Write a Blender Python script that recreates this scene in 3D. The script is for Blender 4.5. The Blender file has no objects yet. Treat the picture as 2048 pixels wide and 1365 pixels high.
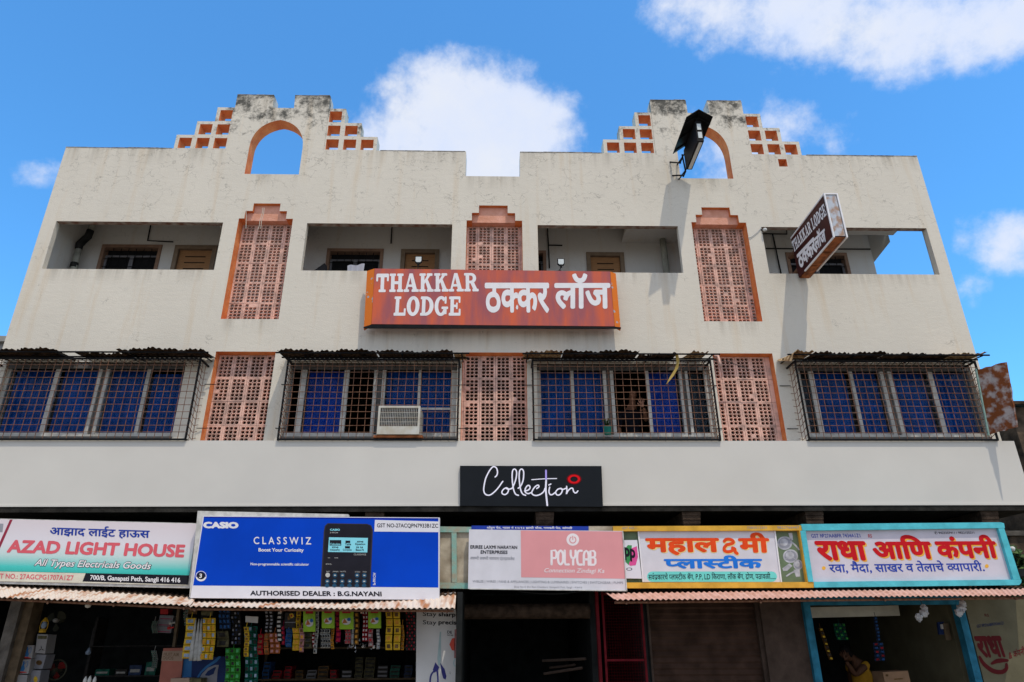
import bpy, bmesh, math, random
from mathutils import Vector, Matrix
random.seed(7)
SC = bpy.context.scene
COL = SC.collection
# ------------------------------------------------------------------ camera
FPX = 1363.35                      # focal length in pixels of the 2048 px wide photo
PITCH, YAW, ROLL = 0.40845, 0.0261, -0.00629
CAMPOS = Vector((0.0, -10.0, 1.6))
_f = Vector((math.sin(YAW)*math.cos(PITCH), math.cos(YAW)*math.cos(PITCH), math.sin(PITCH)))
_r0 = Vector((math.cos(YAW), -math.sin(YAW), 0))
_u0 = _r0.cross(_f)
RT = _r0*math.cos(ROLL) + _u0*math.sin(ROLL)
UP = -_r0*math.sin(ROLL) + _u0*math.cos(ROLL)
FW = _f
camd = bpy.data.cameras.new('camera'); cam = bpy.data.objects.new('camera', camd); COL.objects.link(cam)
camd.sensor_width = 36; camd.lens = FPX*36/2048; camd.clip_end = 3000; camd.clip_start = 0.05
mw = Matrix.Identity(4)
for i in range(3):
    mw[i][0] = RT[i]; mw[i][1] = UP[i]; mw[i][2] = -FW[i]; mw[i][3] = CAMPOS[i]
cam.matrix_world = mw
SC.camera = cam
# ------------------------------------------------------------------ light, sky, exposure
SC.view_settings.view_transform = 'Standard'; SC.view_settings.look = 'None'
SC.view_settings.gamma = 1.0; SC.view_settings.exposure = 0.38
LDIR = Vector((-0.23, 0.42, -1.0)).normalized()      # the way the sunlight travels
sund = bpy.data.lights.new('sun', 'SUN'); sund.energy = 2.0; sund.angle = math.radians(0.53); sund.color = (1.0, 0.91, 0.76)
sun = bpy.data.objects.new('sun', sund); COL.objects.link(sun)
sun.rotation_euler = LDIR.to_track_quat('-Z', 'Y').to_euler(); sun.location = (3, -8, 25)
SUN_EL = math.asin(-LDIR.z); SUN_ROT = math.atan2(-LDIR.x, -LDIR.y)
world = bpy.data.worlds.new('World'); SC.world = world; world.use_nodes = True
wn, wl = world.node_tree.nodes, world.node_tree.links
bg = wn['Background']; bg.inputs['Strength'].default_value = 0.15
def wnode(t, **kw):
    n = wn.new(t)
    for k, v in kw.items(): setattr(n, k, v)
    return n
sky = wnode('ShaderNodeTexSky', sky_type='NISHITA', sun_disc=False, sun_elevation=SUN_EL, sun_rotation=SUN_ROT, altitude=300, air_density=1.0, dust_density=0.25, ozone_density=3.0)
def wmath(op, a, b=None, c=None, clamp=False):
    n = wnode('ShaderNodeMath', operation=op, use_clamp=clamp)
    for i, v in enumerate((a, b, c)):
        if v is None: continue
        if isinstance(v, (int, float)): n.inputs[i].default_value = v
        else: wl.new(v, n.inputs[i])
    return n.outputs[0]
tc = wnode('ShaderNodeTexCoord'); DIR = tc.outputs['Generated']
def wdot(vec):
    n = wnode('ShaderNodeVectorMath', operation='DOT_PRODUCT'); wl.new(DIR, n.inputs[0]); n.inputs[1].default_value = vec
    return n.outputs['Value']
def wnoise(scale, detail, rough=0.6):
    n = wnode('ShaderNodeTexNoise'); wl.new(DIR, n.inputs['Vector'])
    n.inputs['Scale'].default_value = scale; n.inputs['Detail'].default_value = detail; n.inputs['Roughness'].default_value = rough
    return n.outputs['Fac']
# clouds stand at fixed compass directions of the sky (azimuth plane whose axis is SKYAX)
SKYAX = Vector((0.03, 0.88, 0.47)).normalized(); SKR = SKYAX.cross(Vector((0, 0, 1))).normalized(); SKU = SKR.cross(SKYAX)
dz = wmath('MAXIMUM', wdot(SKYAX), 0.05)
CX = wmath('DIVIDE', wdot(SKR), dz); CY = wmath('DIVIDE', wdot(SKU), dz)
def skyxy(px, py):
    d = FW + RT*((px-1024)/FPX) - UP*((py-682.5)/FPX); c = d.dot(SKYAX)
    return d.dot(SKR)/c, d.dot(SKU)/c
big = wnoise(9.0, 9.0, 0.62); fine = wnoise(30.0, 6.0, 0.6)
lobes = [  # px, py, rx, ry, weight
 (930, 235, 175, 120, 1.0), (850, 300, 150, 110, 0.95), (1010, 270, 140, 105, 0.95), (930, 180, 95, 60, 0.9), (1075, 235, 60, 70, 0.7),
 (910, 350, 250, 120, 1.05), (1060, 330, 130, 80, .7),
 (1700, 40, 340, 85, 0.80), (1790, 95, 230, 75, 0.72), (1500, 10, 210, 55, 0.55), (1960, 30, 190, 90, .75),
 (1590, 265, 110, 70, 0.55), (1480, 300, 150, 90, 0.5), (2010, 480, 90, 70, 0.72), (1935, 580, 55, 45, 0.5), (65, 345, 60, 32, 0.42), (1420, 340, 110, 60, .4)]
dens = None
for (px, py, rx, ry, w) in lobes:
    sx, sy = skyxy(px, py); ax, _ = skyxy(px+rx, py); _, ay = skyxy(px, py-ry)
    kx, ky = abs(ax-sx), abs(ay-sy)
    ex = wmath('DIVIDE', wmath('SUBTRACT', CX, sx), kx); ey = wmath('DIVIDE', wmath('SUBTRACT', CY, sy), ky)
    q = wmath('ADD', wmath('MULTIPLY', ex, ex), wmath('MULTIPLY', ey, ey))
    v = wmath('MULTIPLY', wmath('SUBTRACT', 1.0, wmath('MULTIPLY', q, 0.5)), w)
    dens = v if dens is None else wmath('MAXIMUM', dens, v)
# unseen broken cloud bank, added behind the camera as neutral fill light for the facade
dens = wmath('MAXIMUM', dens, wmath('MINIMUM', wmath('MULTIPLY', wdot((0, -1, 0.15)), 2.2), 0.86))
dens = wmath('MAXIMUM', dens, -1.0)
nz = wmath('ADD', wmath('MULTIPLY', wmath('SUBTRACT', big, 0.5), 1.9), wmath('MULTIPLY', wmath('SUBTRACT', fine, 0.5), 0.36))
cd = wmath('ADD', dens, nz)
mr = wnode('ShaderNodeMapRange', interpolation_type='SMOOTHSTEP'); wl.new(cd, mr.inputs['Value'])
mr.inputs['From Min'].default_value = 0.22; mr.inputs['From Max'].default_value = 0.85; mr.inputs['To Max'].default_value = 0.94
tint = wnode('ShaderNodeMix', data_type='RGBA', blend_type='MULTIPLY'); tint.inputs['Factor'].default_value = 1.0
wl.new(sky.outputs['Color'], tint.inputs['A']); tint.inputs['B'].default_value = (0.58, 1.20, 1.50, 1)
shade = wnode('ShaderNodeMapRange'); wl.new(wnoise(5.5, 6.0, .6), shade.inputs['Value']); shade.inputs['From Min'].default_value = .3; shade.inputs['From Max'].default_value = .65
ccol = wnode('ShaderNodeMix', data_type='RGBA'); wl.new(shade.outputs[0], ccol.inputs['Factor'])
ccol.inputs['A'].default_value = (3.6, 4.1, 5.3, 1); ccol.inputs['B'].default_value = (4.4, 4.55, 4.9, 1)
smix = wnode('ShaderNodeMix', data_type='RGBA'); wl.new(mr.outputs[0], smix.inputs['Factor'])
wl.new(tint.outputs['Result'], smix.inputs['A']); wl.new(ccol.outputs['Result'], smix.inputs['B'])
wl.new(smix.outputs['Result'], bg.inputs['Color'])
SC.cycles.max_bounces = 8; SC.cycles.transparent_max_bounces = 12; SC.cycles.caustics_reflective = False; SC.cycles.caustics_refractive = False

# ------------------------------------------------------------------ geometry helpers
def at(px, py, Y=0.0):
    d = FW + RT*((px-1024)/FPX) - UP*((py-682.5)/FPX)
    t = (Y - CAMPOS.y)/d.y
    return Vector((CAMPOS.x+d.x*t, Y, CAMPOS.z+d.z*t))
def atX(px, py, X):
    d = FW + RT*((px-1024)/FPX) - UP*((py-682.5)/FPX)
    t = (X - CAMPOS.x)/d.x
    return Vector((X, CAMPOS.y+d.y*t, CAMPOS.z+d.z*t))
def hexc(h):
    c = [int(h[i:i+2], 16)/255 for i in (0, 2, 4)]
    return tuple(x/12.92 if x <= .04045 else ((x+.055)/1.055)**2.4 for x in c)
def root_loc(o):
    v = Vector((0, 0, 0))
    while o is not None: v += o.location; o = o.parent
    return v
class MB:
    def __init__(s): s.v = []; s.f = []; s.m = []
    def add(s, vs, fs, mi=0):
        n = len(s.v); s.v += [Vector(p) for p in vs]; s.f += [tuple(i+n for i in f) for f in fs]; s.m += [mi]*len(fs)
    def quad(s, a, b, c, d, mi=0): s.add([a, b, c, d], [(0, 1, 2, 3)], mi)
    def box(s, x0, x1, y0, y1, z0, z1, mi=0):
        if x0 > x1: x0, x1 = x1, x0
        if y0 > y1: y0, y1 = y1, y0
        if z0 > z1: z0, z1 = z1, z0
        s.add([(x0,y0,z0),(x1,y0,z0),(x1,y1,z0),(x0,y1,z0),(x0,y0,z1),(x1,y0,z1),(x1,y1,z1),(x0,y1,z1)],
              [(0,3,2,1),(4,5,6,7),(0,1,5,4),(1,2,6,5),(2,3,7,6),(3,0,4,7)], mi)
    def hexa(s, a, b, mi=0):               # two loops of equal length joined: a (front), b (back)
        n = len(a)
        s.add(list(a)+list(b), [tuple(range(n)), tuple(range(2*n-1, n-1, -1))] + [(i, i+n, (i+1) % n+n, (i+1) % n) for i in range(n)], mi)
    def prism(s, pts, y0, y1, mi=0):       # pts (x,z) anticlockwise seen from the street
        s.hexa([(x, y0, z) for x, z in pts], [(x, y1, z) for x, z in pts], mi)
    def rod(s, p, q, r, n=6, mi=0, r2=None, caps=True):
        p, q = Vector(p), Vector(q); d = (q-p)
        if d.length < 1e-6: return
        d.normalize(); a = d.orthogonal().normalized(); b = d.cross(a); r2 = r if r2 is None else r2
        A = [p+(a*math.cos(2*math.pi*i/n)+b*math.sin(2*math.pi*i/n))*r for i in range(n)]
        B = [q+(a*math.cos(2*math.pi*i/n)+b*math.sin(2*math.pi*i/n))*r2 for i in range(n)]
        fs = [(i, (i+1) % n, (i+1) % n+n, i+n) for i in range(n)]
        if caps: fs += [tuple(range(n-1, -1, -1)), tuple(range(n, 2*n))]
        s.add(A+B, fs, mi)
    def tube(s, pts, r, n=6, mi=0):
        pts = [Vector(p) for p in pts]; rings = []
        up = None
        for i, p in enumerate(pts):
            d = (pts[min(i+1, len(pts)-1)]-pts[max(i-1, 0)]).normalized()
            a = d.orthogonal().normalized() if up is None else (up-d*up.dot(d)).normalized()
            up = a; b = d.cross(a)
            rr = r[i] if isinstance(r, (list, tuple)) else r
            rings += [p+(a*math.cos(2*math.pi*k/n)+b*math.sin(2*math.pi*k/n))*rr for k in range(n)]
        fs = []
        for i in range(len(pts)-1):
            for k in range(n): fs.append((i*n+k, i*n+(k+1) % n, (i+1)*n+(k+1) % n, (i+1)*n+k))
        fs += [tuple(range(n-1, -1, -1)), tuple(range((len(pts)-1)*n, len(pts)*n))]
        s.add(rings, fs, mi)
    def lathe(s, c, axis, prof, n=16, mi=0):   # prof (radius, along)
        c = Vector(c); d = Vector(axis).normalized(); a = d.orthogonal().normalized(); b = d.cross(a); vs = []
        for r, h in prof: vs += [c+d*h+(a*math.cos(2*math.pi*k/n)+b*math.sin(2*math.pi*k/n))*max(r, 1e-4) for k in range(n)]
        fs = []
        for i in range(len(prof)-1):
            for k in range(n): fs.append((i*n+k, i*n+(k+1) % n, (i+1)*n+(k+1) % n, (i+1)*n+k))
        s.add(vs, fs, mi)
    def build(s, name, mats, parent=None, smooth=False, kind=None):
        me = bpy.data.meshes.new(name); off = root_loc(parent) if parent else Vector((0, 0, 0))
        me.from_pydata([p-off for p in s.v], [], s.f)
        mats = mats if isinstance(mats, (list, tuple)) else [mats]
        for m in mats: me.materials.append(M[m] if isinstance(m, str) else m)
        for i, p in enumerate(me.polygons): p.material_index = s.m[i]; p.use_smooth = smooth
        me.update()
        o = bpy.data.objects.new(name, me); COL.objects.link(o)
        if parent: o.parent = parent
        if kind: o['kind'] = kind
        return o
def thing(name, label, cat, loc=(0, 0, 0), group=None):
    o = bpy.data.objects.new(name, None); COL.objects.link(o); o.location = loc; o.empty_display_size = .1
    o['label'] = label; o['category'] = cat
    if group: o['group'] = group
    return o
def tag(o, label, cat, group=None):
    o['label'] = label; o['category'] = cat
    if group: o['group'] = group
    return o
def plate(name, outer, holes, y0, y1, mats, parent, matfn=None):
    """a solid plate in the XZ plane with holes, front at y0"""
    cu = bpy.data.curves.new(name, 'CURVE'); cu.dimensions = '2D'; cu.fill_mode = 'BOTH'; cu.extrude = (y1-y0)/2
    for loop in [outer]+holes:
        sp = cu.splines.new('POLY'); sp.points.add(len(loop)-1); sp.use_cyclic_u = True
        for p, (x, z) in zip(sp.points, loop): p.co = (x, z, 0, 1)
    t = bpy.data.objects.new('t', cu); COL.objects.link(t)
    dg = bpy.context.evaluated_depsgraph_get(); me = bpy.data.meshes.new_from_object(t.evaluated_get(dg))
    bpy.data.objects.remove(t); bpy.data.curves.remove(cu)
    off = root_loc(parent) if parent else Vector((0, 0, 0)); ym = (y0+y1)/2
    for v in me.vertices: x, y, z = v.co; v.co = Vector((x, ym-z, y))-off
    me.materials.clear()
    for m in mats: me.materials.append(M[m])
    me.update()
    for p in me.polygons:
        p.use_smooth = False
        p.material_index = matfn(p.center+off, p.normal) if matfn else 0
    me.name = name
    o = bpy.data.objects.new(name, me); COL.objects.link(o); o.parent = parent
    return o
def rect(x0, x1, z0, z1): return [(x0, z0), (x1, z0), (x1, z1), (x0, z1)]
def smooth_pts(pts, k=6):
    out = []; P = [pts[0]]+list(pts)+[pts[-1]]
    for i in range(1, len(P)-2):
        p0, p1, p2, p3 = P[i-1], P[i], P[i+1], P[i+2]
        for j in range(k):
            t = j/k
            out.append(tuple(.5*((2*p1[d])+(-p0[d]+p2[d])*t+(2*p0[d]-5*p1[d]+4*p2[d]-p3[d])*t*t+(-p0[d]+3*p1[d]-3*p2[d]+p3[d])*t**3) for d in range(2)))
    out.append(tuple(pts[-1])); return out
# ------------------------------------------------------------------ materials
M = {}
def nodes_of(m): return m.node_tree.nodes, m.node_tree.links
def mk(name, col, rough=.6, vary=.12, scale=6.0, bump=0.0, metal=0.0, col2=None, stretch=(1, 1, 1), spec=.07, detail=6, lo=.35, hi=.65):
    m = bpy.data.materials.new(name); m.use_nodes = True; n, l = nodes_of(m); b = n['Principled BSDF']
    col = hexc(col) if isinstance(col, str) else col
    if col2 is None: col2 = tuple(c*(1-vary*2) for c in col)
    elif isinstance(col2, str): col2 = hexc(col2)
    tcn = n.new('ShaderNodeTexCoord'); mp = n.new('ShaderNodeMapping'); mp.inputs['Scale'].default_value = stretch
    l.new(tcn.outputs['Object'], mp.inputs['Vector'])
    nz = n.new('ShaderNodeTexNoise'); nz.inputs['Scale'].default_value = scale; nz.inputs['Detail'].default_value = detail
    l.new(mp.outputs[0], nz.inputs['Vector'])
    r = n.new('ShaderNodeMapRange'); r.inputs['From Min'].default_value = lo; r.inputs['From Max'].default_value = hi; l.new(nz.outputs['Fac'], r.inputs['Value'])
    mx = n.new('ShaderNodeMix'); mx.data_type = 'RGBA'; l.new(r.outputs[0], mx.inputs['Factor'])
    mx.inputs['A'].default_value = (*col2, 1); mx.inputs['B'].default_value = (*col, 1)
    l.new(mx.outputs['Result'], b.inputs['Base Color'])
    b.inputs['Roughness'].default_value = rough; b.inputs['Metallic'].default_value = metal; b.inputs['Specular IOR Level'].default_value = spec
    if bump:
        n2 = n.new('ShaderNodeTexNoise'); n2.inputs['Scale'].default_value = scale*5; n2.inputs['Detail'].default_value = 4; l.new(mp.outputs[0], n2.inputs['Vector'])
        bp = n.new('ShaderNodeBump'); bp.inputs['Strength'].default_value = bump; bp.inputs['Distance'].default_value = .02; l.new(n2.outputs['Fac'], bp.inputs['Height']); l.new(bp.outputs[0], b.inputs['Normal'])
    M[name] = m; return m
def stucco(name, col, cracks=1.0, mould=True, stain=(.62, .5, .36)):
    m = bpy.data.materials.new(name); m.use_nodes = True; n, l = nodes_of(m); b = n['Principled BSDF']; b.inputs['Roughness'].default_value = .85; b.inputs['Specular IOR Level'].default_value = .2
    geo = n.new('ShaderNodeNewGeometry'); P = geo.outputs['Position']
    def noise(s, d=6, r=.6, vec=None, st=None):
        q = n.new('ShaderNodeTexNoise'); q.inputs['Scale'].default_value = s; q.inputs['Detail'].default_value = d; q.inputs['Roughness'].default_value = r
        v = vec or P
        if st:
            mp = n.new('ShaderNodeMapping'); mp.inputs['Scale'].default_value = st; l.new(v, mp.inputs['Vector']); v = mp.outputs[0]
        l.new(v, q.inputs['Vector']); return q
    def mth(op, a, b2=None, clamp=False):
        q = n.new('ShaderNodeMath'); q.operation = op; q.use_clamp = clamp
        for i, v in enumerate((a, b2)):
            if v is None: continue
            if isinstance(v, (int, float)): q.inputs[i].default_value = v
            else: l.new(v, q.inputs[i])
        return q.outputs[0]
    def rng(v, a, c, lo=0., hi=1.):
        q = n.new('ShaderNodeMapRange'); l.new(v, q.inputs['Value']); q.inputs['From Min'].default_value = a; q.inputs['From Max'].default_value = c; q.inputs['To Min'].default_value = lo; q.inputs['To Max'].default_value = hi; return q.outputs[0]
    def mix(f, A, B):
        q = n.new('ShaderNodeMix'); q.data_type = 'RGBA'
        if isinstance(f, float): q.inputs['Factor'].default_value = f
        else: l.new(f, q.inputs['Factor'])
        for s, v in (('A', A), ('B', B)):
            if isinstance(v, tuple): q.inputs[s].default_value = (*v, 1)
            else: l.new(v, q.inputs[s])
        return q.outputs['Result']
    base = mix(rng(noise(.7, 5).outputs['Fac'], .35, .65), tuple(c*.93 for c in col), col)
    base = mix(rng(noise(14, 4).outputs['Fac'], .3, .7, 0, .35), base, tuple(c*.88 for c in col))
    # faint damp streaks running down
    st = rng(noise(1.0, 6, .6, st=(5, 5, .35)).outputs['Fac'], .54, .76, 0, .5)
    base = mix(st, base, tuple(c*s*1.35 for c, s in zip(col, stain)))
    if mould:
        s2 = n.new('ShaderNodeSeparateXYZ'); l.new(P, s2.inputs[0]); run = rng(noise(1.0, 7, .65, st=(7, 7, .25)).outputs['Fac'], .44, .66)
        tot = None
        spans = [(10.93, .5, -4.85, -3.12), (10.93, .5, 2.91, 4.66), (9.68, .4, -7.7, -4.86), (9.68, .4, -3.11, -.555), (9.68, .4, .43, 2.9), (9.68, .4, 4.67, 7.75), (9.127, .35, -.55, .42), (9.127, .3, -4.45, -3.5), (9.127, .3, 3.31, 4.26), (6.29, .3, -4.41, -3.49), (6.29, .3, 3.4, 4.36), (6.10, .34, -2.07, 1.98)]
        spans += [(7.19, .28, a+.05, b-.05) for a, b in ((-7.47, -4.665), (-3.24, -2.1), (2.0, 3.155), (4.615, 7.535))]
        for zl_, ln, xa, xb in spans:
            v = mth('MULTIPLY', rng(s2.outputs['Z'], zl_-ln, zl_, 0, 1), mth('LESS_THAN', s2.outputs['Z'], zl_+.001))
            v = mth('MULTIPLY', v, mth('MULTIPLY', rng(s2.outputs['X'], xa, xa+.06, 0, 1), rng(s2.outputs['X'], xb-.06, xb, 1, 0))); tot = v if tot is None else mth('MAXIMUM', tot, v)
        base = mix(mth('MULTIPLY', mth('MULTIPLY', tot, run), .46), base, (.20, .165, .12))
    height = noise(60, 4).outputs['Fac']
    if cracks:
        dn = noise(2.5, 4); vm = n.new('ShaderNodeVectorMath'); vm.operation = 'MULTIPLY_ADD'; l.new(dn.outputs['Color'], vm.inputs[0]); vm.inputs[1].default_value = (.55, .55, .55); l.new(P, vm.inputs[2])
        mp = n.new('ShaderNodeMapping'); mp.inputs['Scale'].default_value = (1.0, 1, 2.1); l.new(vm.outputs[0], mp.inputs['Vector'])
        vo = n.new('ShaderNodeTexVoronoi'); vo.feature = 'DISTANCE_TO_EDGE'; vo.inputs['Scale'].default_value = 3.3; l.new(mp.outputs[0], vo.inputs['Vector'])
        sp = n.new('ShaderNodeSeparateXYZ'); l.new(P, sp.inputs[0])
        hi = rng(sp.outputs['Z'], 7.0, 9.6, .0, .16)
        msk = rng(mth('ADD', noise(2.6, 5).outputs['Fac'], hi), .56, .68)
        cr = mth('MULTIPLY', rng(vo.outputs['Distance'], .004, .026, 36e-2*cracks, 0), msk)
        base = mix(cr, base, (.05, .042, .035))
        if mould:
            top = rng(sp.outputs['Z'], 9.5, 10.9, 0, .22)
            mo = rng(mth('ADD', noise(3.4, 9, .75).outputs['Fac'], top), .63, .76, 0, .92)
            base = mix(mo, base, (.045, .045, .04))
    l.new(base, b.inputs['Base Color'])
    bp = n.new('ShaderNodeBump'); bp.inputs['Strength'].default_value = .35; bp.inputs['Distance'].default_value = .01; l.new(height, bp.inputs['Height'])
    tn = noise(5, 6, .7, st=(1, 1, 2.5)); bp2 = n.new('ShaderNodeBump'); bp2.inputs['Strength'].default_value = .16; bp2.inputs['Distance'].default_value = .03; l.new(tn.outputs['Fac'], bp2.inputs['Height']); l.new(bp.outputs[0], bp2.inputs['Normal'])
    l.new(bp2.outputs[0], b.inputs['Normal']); M[name] = m; return m
stucco('stucco', (.655, .60, .51))
stucco('balcony_plaster', (.60, .58, .55), cracks=.5, mould=False)
mk('fascia', (.61, .58, .53), .6, .03, 1.2)
mk('top_grime', (.10, .095, .085), .9, .2, 14, col2=(.42, .38, .33))
mk('orange_paint', (.76, .28, .10), .8, .14, 5, .25, col2=(.60, .17, .06))
mk('jali_pink', (.76, .47, .38), .85, .12, 7, .35, col2=(.47, .31, .26), lo=.38, hi=.58)
mk('pediment_pink', (.70, .36, .27), .85, .12, 7, .35, col2=(.58, .27, .18))
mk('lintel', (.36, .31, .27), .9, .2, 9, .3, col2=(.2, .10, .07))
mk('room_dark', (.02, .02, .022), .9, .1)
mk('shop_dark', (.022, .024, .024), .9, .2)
mk('olive_wall', (.15, .135, .085), .9, .12, 3, .2)
mk('concrete', (.13, .115, .10), .95, .25, 6, .5)
mk('soffit_dark', (.035, .032, .028), .95, .25, 6, .5)  # near-black base colour for the soffit
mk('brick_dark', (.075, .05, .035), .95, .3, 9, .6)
mk('roof_slab', (.30, .29, .27), .9, .15, 4, .3)
mk('aluminium', (.52, .50, .46), .55, .15, 8)
mk('dark_frame', (.11, .105, .10), .6, .1)
mk('curtain_blue', (.004, .085, .36), .85, .2, 3)
mk('curtain_bright', (.005, .06, .42), .8, .15, 3)
mk('curtain_grey', (.07, .075, .085), .85, .2, 3)
mk('rust_bar', (.24, .13, .08), .75, .3, 25, .2, col2=(.13, .06, .04))
mk('black_steel', (.012, .012, .013), .5, .2, 9)
mk('hood_rust_awning_shade', (.09, .055, .035), .85, .3, 8, .3, col2=(.02, .014, .01))
mk('hood_pale', (.62, .45, .25), .8, .2, 12, .2, col2=(.18, .09, .04))
mk('rust_door', (.30, .26, .25), .6, .3, 8.0, .2, col2=(.15, .045, .015), lo=.46, hi=.62, detail=9)
mk('mint', (.27, .40, .35), .6, .15, 12)
mk('door_tan', (.36, .19, .09), .6, .1, 10, stretch=(1, 1, 8))
mk('door_frame', (.23, .17, .12), .6, .1, 10)
mk('win_frame_brown', (.27, .17, .12), .7, .1, 10)
mk('pvc', (.36, .36, .31), .6, .2, 6)
mk('pipe_dark', (.03, .03, .03), .6, .3, 9)
mk('sheet_rust', (.66, .56, .47), .6, .2, 2.6, .1, col2=(.40, .17, .075), stretch=(4.5, .7, 1), lo=.36, hi=.52)
mk('sheet_pink', (.66, .40, .33), .6, .12, 4, .1, col2=(.5, .27, .2), stretch=(3, 1, 1))
mk('white_vinyl', (.72, .70, .74), .45, .03, 3)
mk('white_sign', (.66, .64, .68), .5, .05, 4)
mk('white_paint', (.78, .76, .77), .55, .04, 6)
mk('sign_frame', (.62, .60, .56), .5, .15, 12)
mk('black', (.008, .008, .01), .5, .1)
mk('ink', (.015, .015, .022), .5, .1)
mk('wood_print', (.58, .12, .06), .5, .2, 1.9, col2=(.33, .10, .11), stretch=(2.6, 1, .55), detail=8, lo=.38, hi=.64)
mk('wood_dark', (.07, .014, .012), .35, .2, 2.6, col2=(.035, .008, .008), stretch=(1, 1.6, 1))
mk('orange_rust', (.66, .17, .025), .6, .2, 7, .1, col2=(.35, .38, .42), lo=.36, hi=.385)
mk('flake_grey', (.35, .38, .42), .6, .2, 12)
mk('zinc', (.42, .44, .47), .45, .15, 11, metal=.5, col2=(.33, .22, .16), lo=.38, hi=.55)
mk('rust_plate', (.38, .13, .05), .7, .3, 9, .2, col2=(.14, .05, .02))
mk('collection_black', (.013, .015, .018), .42, .05)
mk('lilac_white', (.90, .87, .98), .4, .01)
mk('lilac', (.45, .36, .85), .4, .01)
mk('red_ring', (.72, .008, .012), .35, .05)
mk('red_ring_dark', (.22, .003, .006), .4, .05)
mk('azad_red', (.70, .12, .15), .5, .05)
mk('azad_blue', (.02, .05, .32), .5, .05)
mk('maroon', (.30, .03, .06), .5, .05)
mk('cream', (.70, .66, .54), .6, .1, 5)
mk('casio_blue', (.0008, .06, .56), .55, .12, .9)
mk('casio_deep', (.004, .02, .30), .35, .05)
mk('calc_body', (.018, .017, .024), .45, .1)
mk('calc_edge', (.04, .035, .045), .45, .1)
mk('lcd', (.25, .68, .78), .5, .02)
mk('key_blue', (.02, .08, .15), .5, .1)
mk('key_grey', (.5, .5, .47), .5, .05)
mk('polycab_pink', (.72, .31, .32), .5, .03, 3)
mk('pale_text', (.82, .74, .75), .5, .02)
mk('grey_text', (.30, .30, .33), .5, .05)
mk('maha_red', (.78, .075, .015), .5, .08)
mk('maha_blue', (.02, .19, .70), .5, .08)
mk('maha_yellow', (.86, .66, .26), .5, .05)
mk('turquoise', (.17, .66, .60), .5, .05)
mk('mustard', (.72, .40, .055), .6, .12, 8, .1)
mk('olive_green', (.16, .22, .13), .6, .12, 6)
mk('plate_grey', (.52, .53, .57), .4, .2, 12)
mk('plate_shade', (.30, .31, .36), .4, .1, 12)
mk('cyan_paint', (.10, .52, .60), .6, .12, 7, .15)
mk('radha_white', (.61, .57, .63), .6, .06, 3, .1)
mk('radha_red', (.56, .012, .018), .5, .08)
mk('radha_yellow', (.80, .42, .06), .5, .05)
mk('radha_blue', (.025, .06, .38), .5, .08)
mk('teal_trim', (.20, .42, .36), .8, .25, 9, .2, col2=(.32, .30, .22))
mk('old_plaster', (.52, .45, .34), .85, .2, 4, .3, col2=(.25, .2, .14))
mk('leaf_green', (.06, .30, .10), .5, .1)
mk('hot_pink', (.75, .10, .32), .5, .1)
mk('strip_blue', (.02, .05, .33), .5, .1)
mk('shutter_brown', (.075, .044, .032), .7, .25, 5, .1)
mk('brown_wall', (.085, .06, .048), .9, .2, 5, .2)
mk('gate_red', (.15, .010, .016), .6, .2, 9)
mk('door_blue', (.03, .19, .30), .6, .2, 7, .1)
mk('wood_post', (.13, .095, .06), .8, .2, 9)
mk('poster_grey', (.62, .61, .60), .55, .05, 3)
mk('scissor_steel', (.42, .55, .56), .4, .1)
mk('scissor_violet', (.05, .05, .22), .5, .1)
mk('poster_red', (.68, .10, .07), .5, .05)
mk('poster_salmon', (0.302, 0.108, 0.079), .6, .12, 4)
mk('poster_tan', (0.274, 0.194, 0.144), .6, .1, 4)
mk('navy', (.012, .025, .085), .5, .1)
mk('iron_blue', (.03, .12, .28), .5, .1)
mk('pale_grey', (0.196, 0.196, 0.215), .5, .1)
mk('yellow_pack', (0.504, 0.317, 0.022), .4, .12, 20)
mk('amber_pack', (0.432, 0.194, 0.022), .4, .12, 20)
mk('grey_pack', (0.324, 0.317, 0.295), .4, .15, 20)
mk('blue_pack', (0.022, 0.086, 0.245), .4, .2, 20)
mk('navy_pack', (.03, .05, .11), .4, .3, 20)
mk('green_pack', (0.043, 0.245, 0.036), .4, .15, 20)
mk('lime_pack', (0.216, 0.360, 0.029), .35, .1, 9)
mk('teal_pack', (0.014, 0.115, 0.079), .35, .3, 20)
mk('orange_pack', (0.331, 0.101, 0.029), .45, .2, 20)
mk('red_pack', (0.324, 0.014, 0.022), .4, .2, 20)
mk('magenta_pack', (0.302, 0.014, 0.065), .4, .2, 20)
mk('brown_pack', (.14, .075, .025), .4, .3, 20)
mk('olive_pack', (.10, .09, .045), .5, .3, 20)
mk('pink_pack', (0.396, 0.187, 0.187), .4, .2, 20)
mk('white_card', (0.396, 0.382, 0.360), .5, .08)
mk('silver_foil', (.60, .60, .62), .25, .2, 30, metal=.6)
mk('blister', (0.216, 0.274, 0.360), .2, .2, 30)
mk('dark_pack', (.035, .032, .03), .5, .3, 20)
mk('cardboard', (0.259, 0.158, 0.094), .8, .12, 6)
mk('carton_white', (0.234, 0.225, 0.225), .6, .08, 6)
mk('carton_red', (.42, .03, .03), .5, .1)
mk('fan_red', (.16, .008, .01), .4, .1)
mk('fan_dark', (.05, .05, .035), .5, .1)
mk('fan_chrome', (.30, .30, .30), .35, .1, metal=.5)
mk('lantern_yellow', (.44, .25, .02), .45, .1)
mk('skin', (.27, .125, .075), .6, .1, 12)
mk('palm', (.42, .22, .15), .6, .1, 12)
mk('skin_dark', (.10, .048, .028), .6, .1, 12)
mk('hair', (.008, .007, .007), .6, .2)
mk('dark_cloth', (.012, .013, .02), .9, .2)
mk('yellow_shirt', (.40, .21, .02), .85, .12, 9)
mk('ac_white', (.52, .51, .47), .55, .12, 7, col2=(.42, .38, .3))
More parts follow.
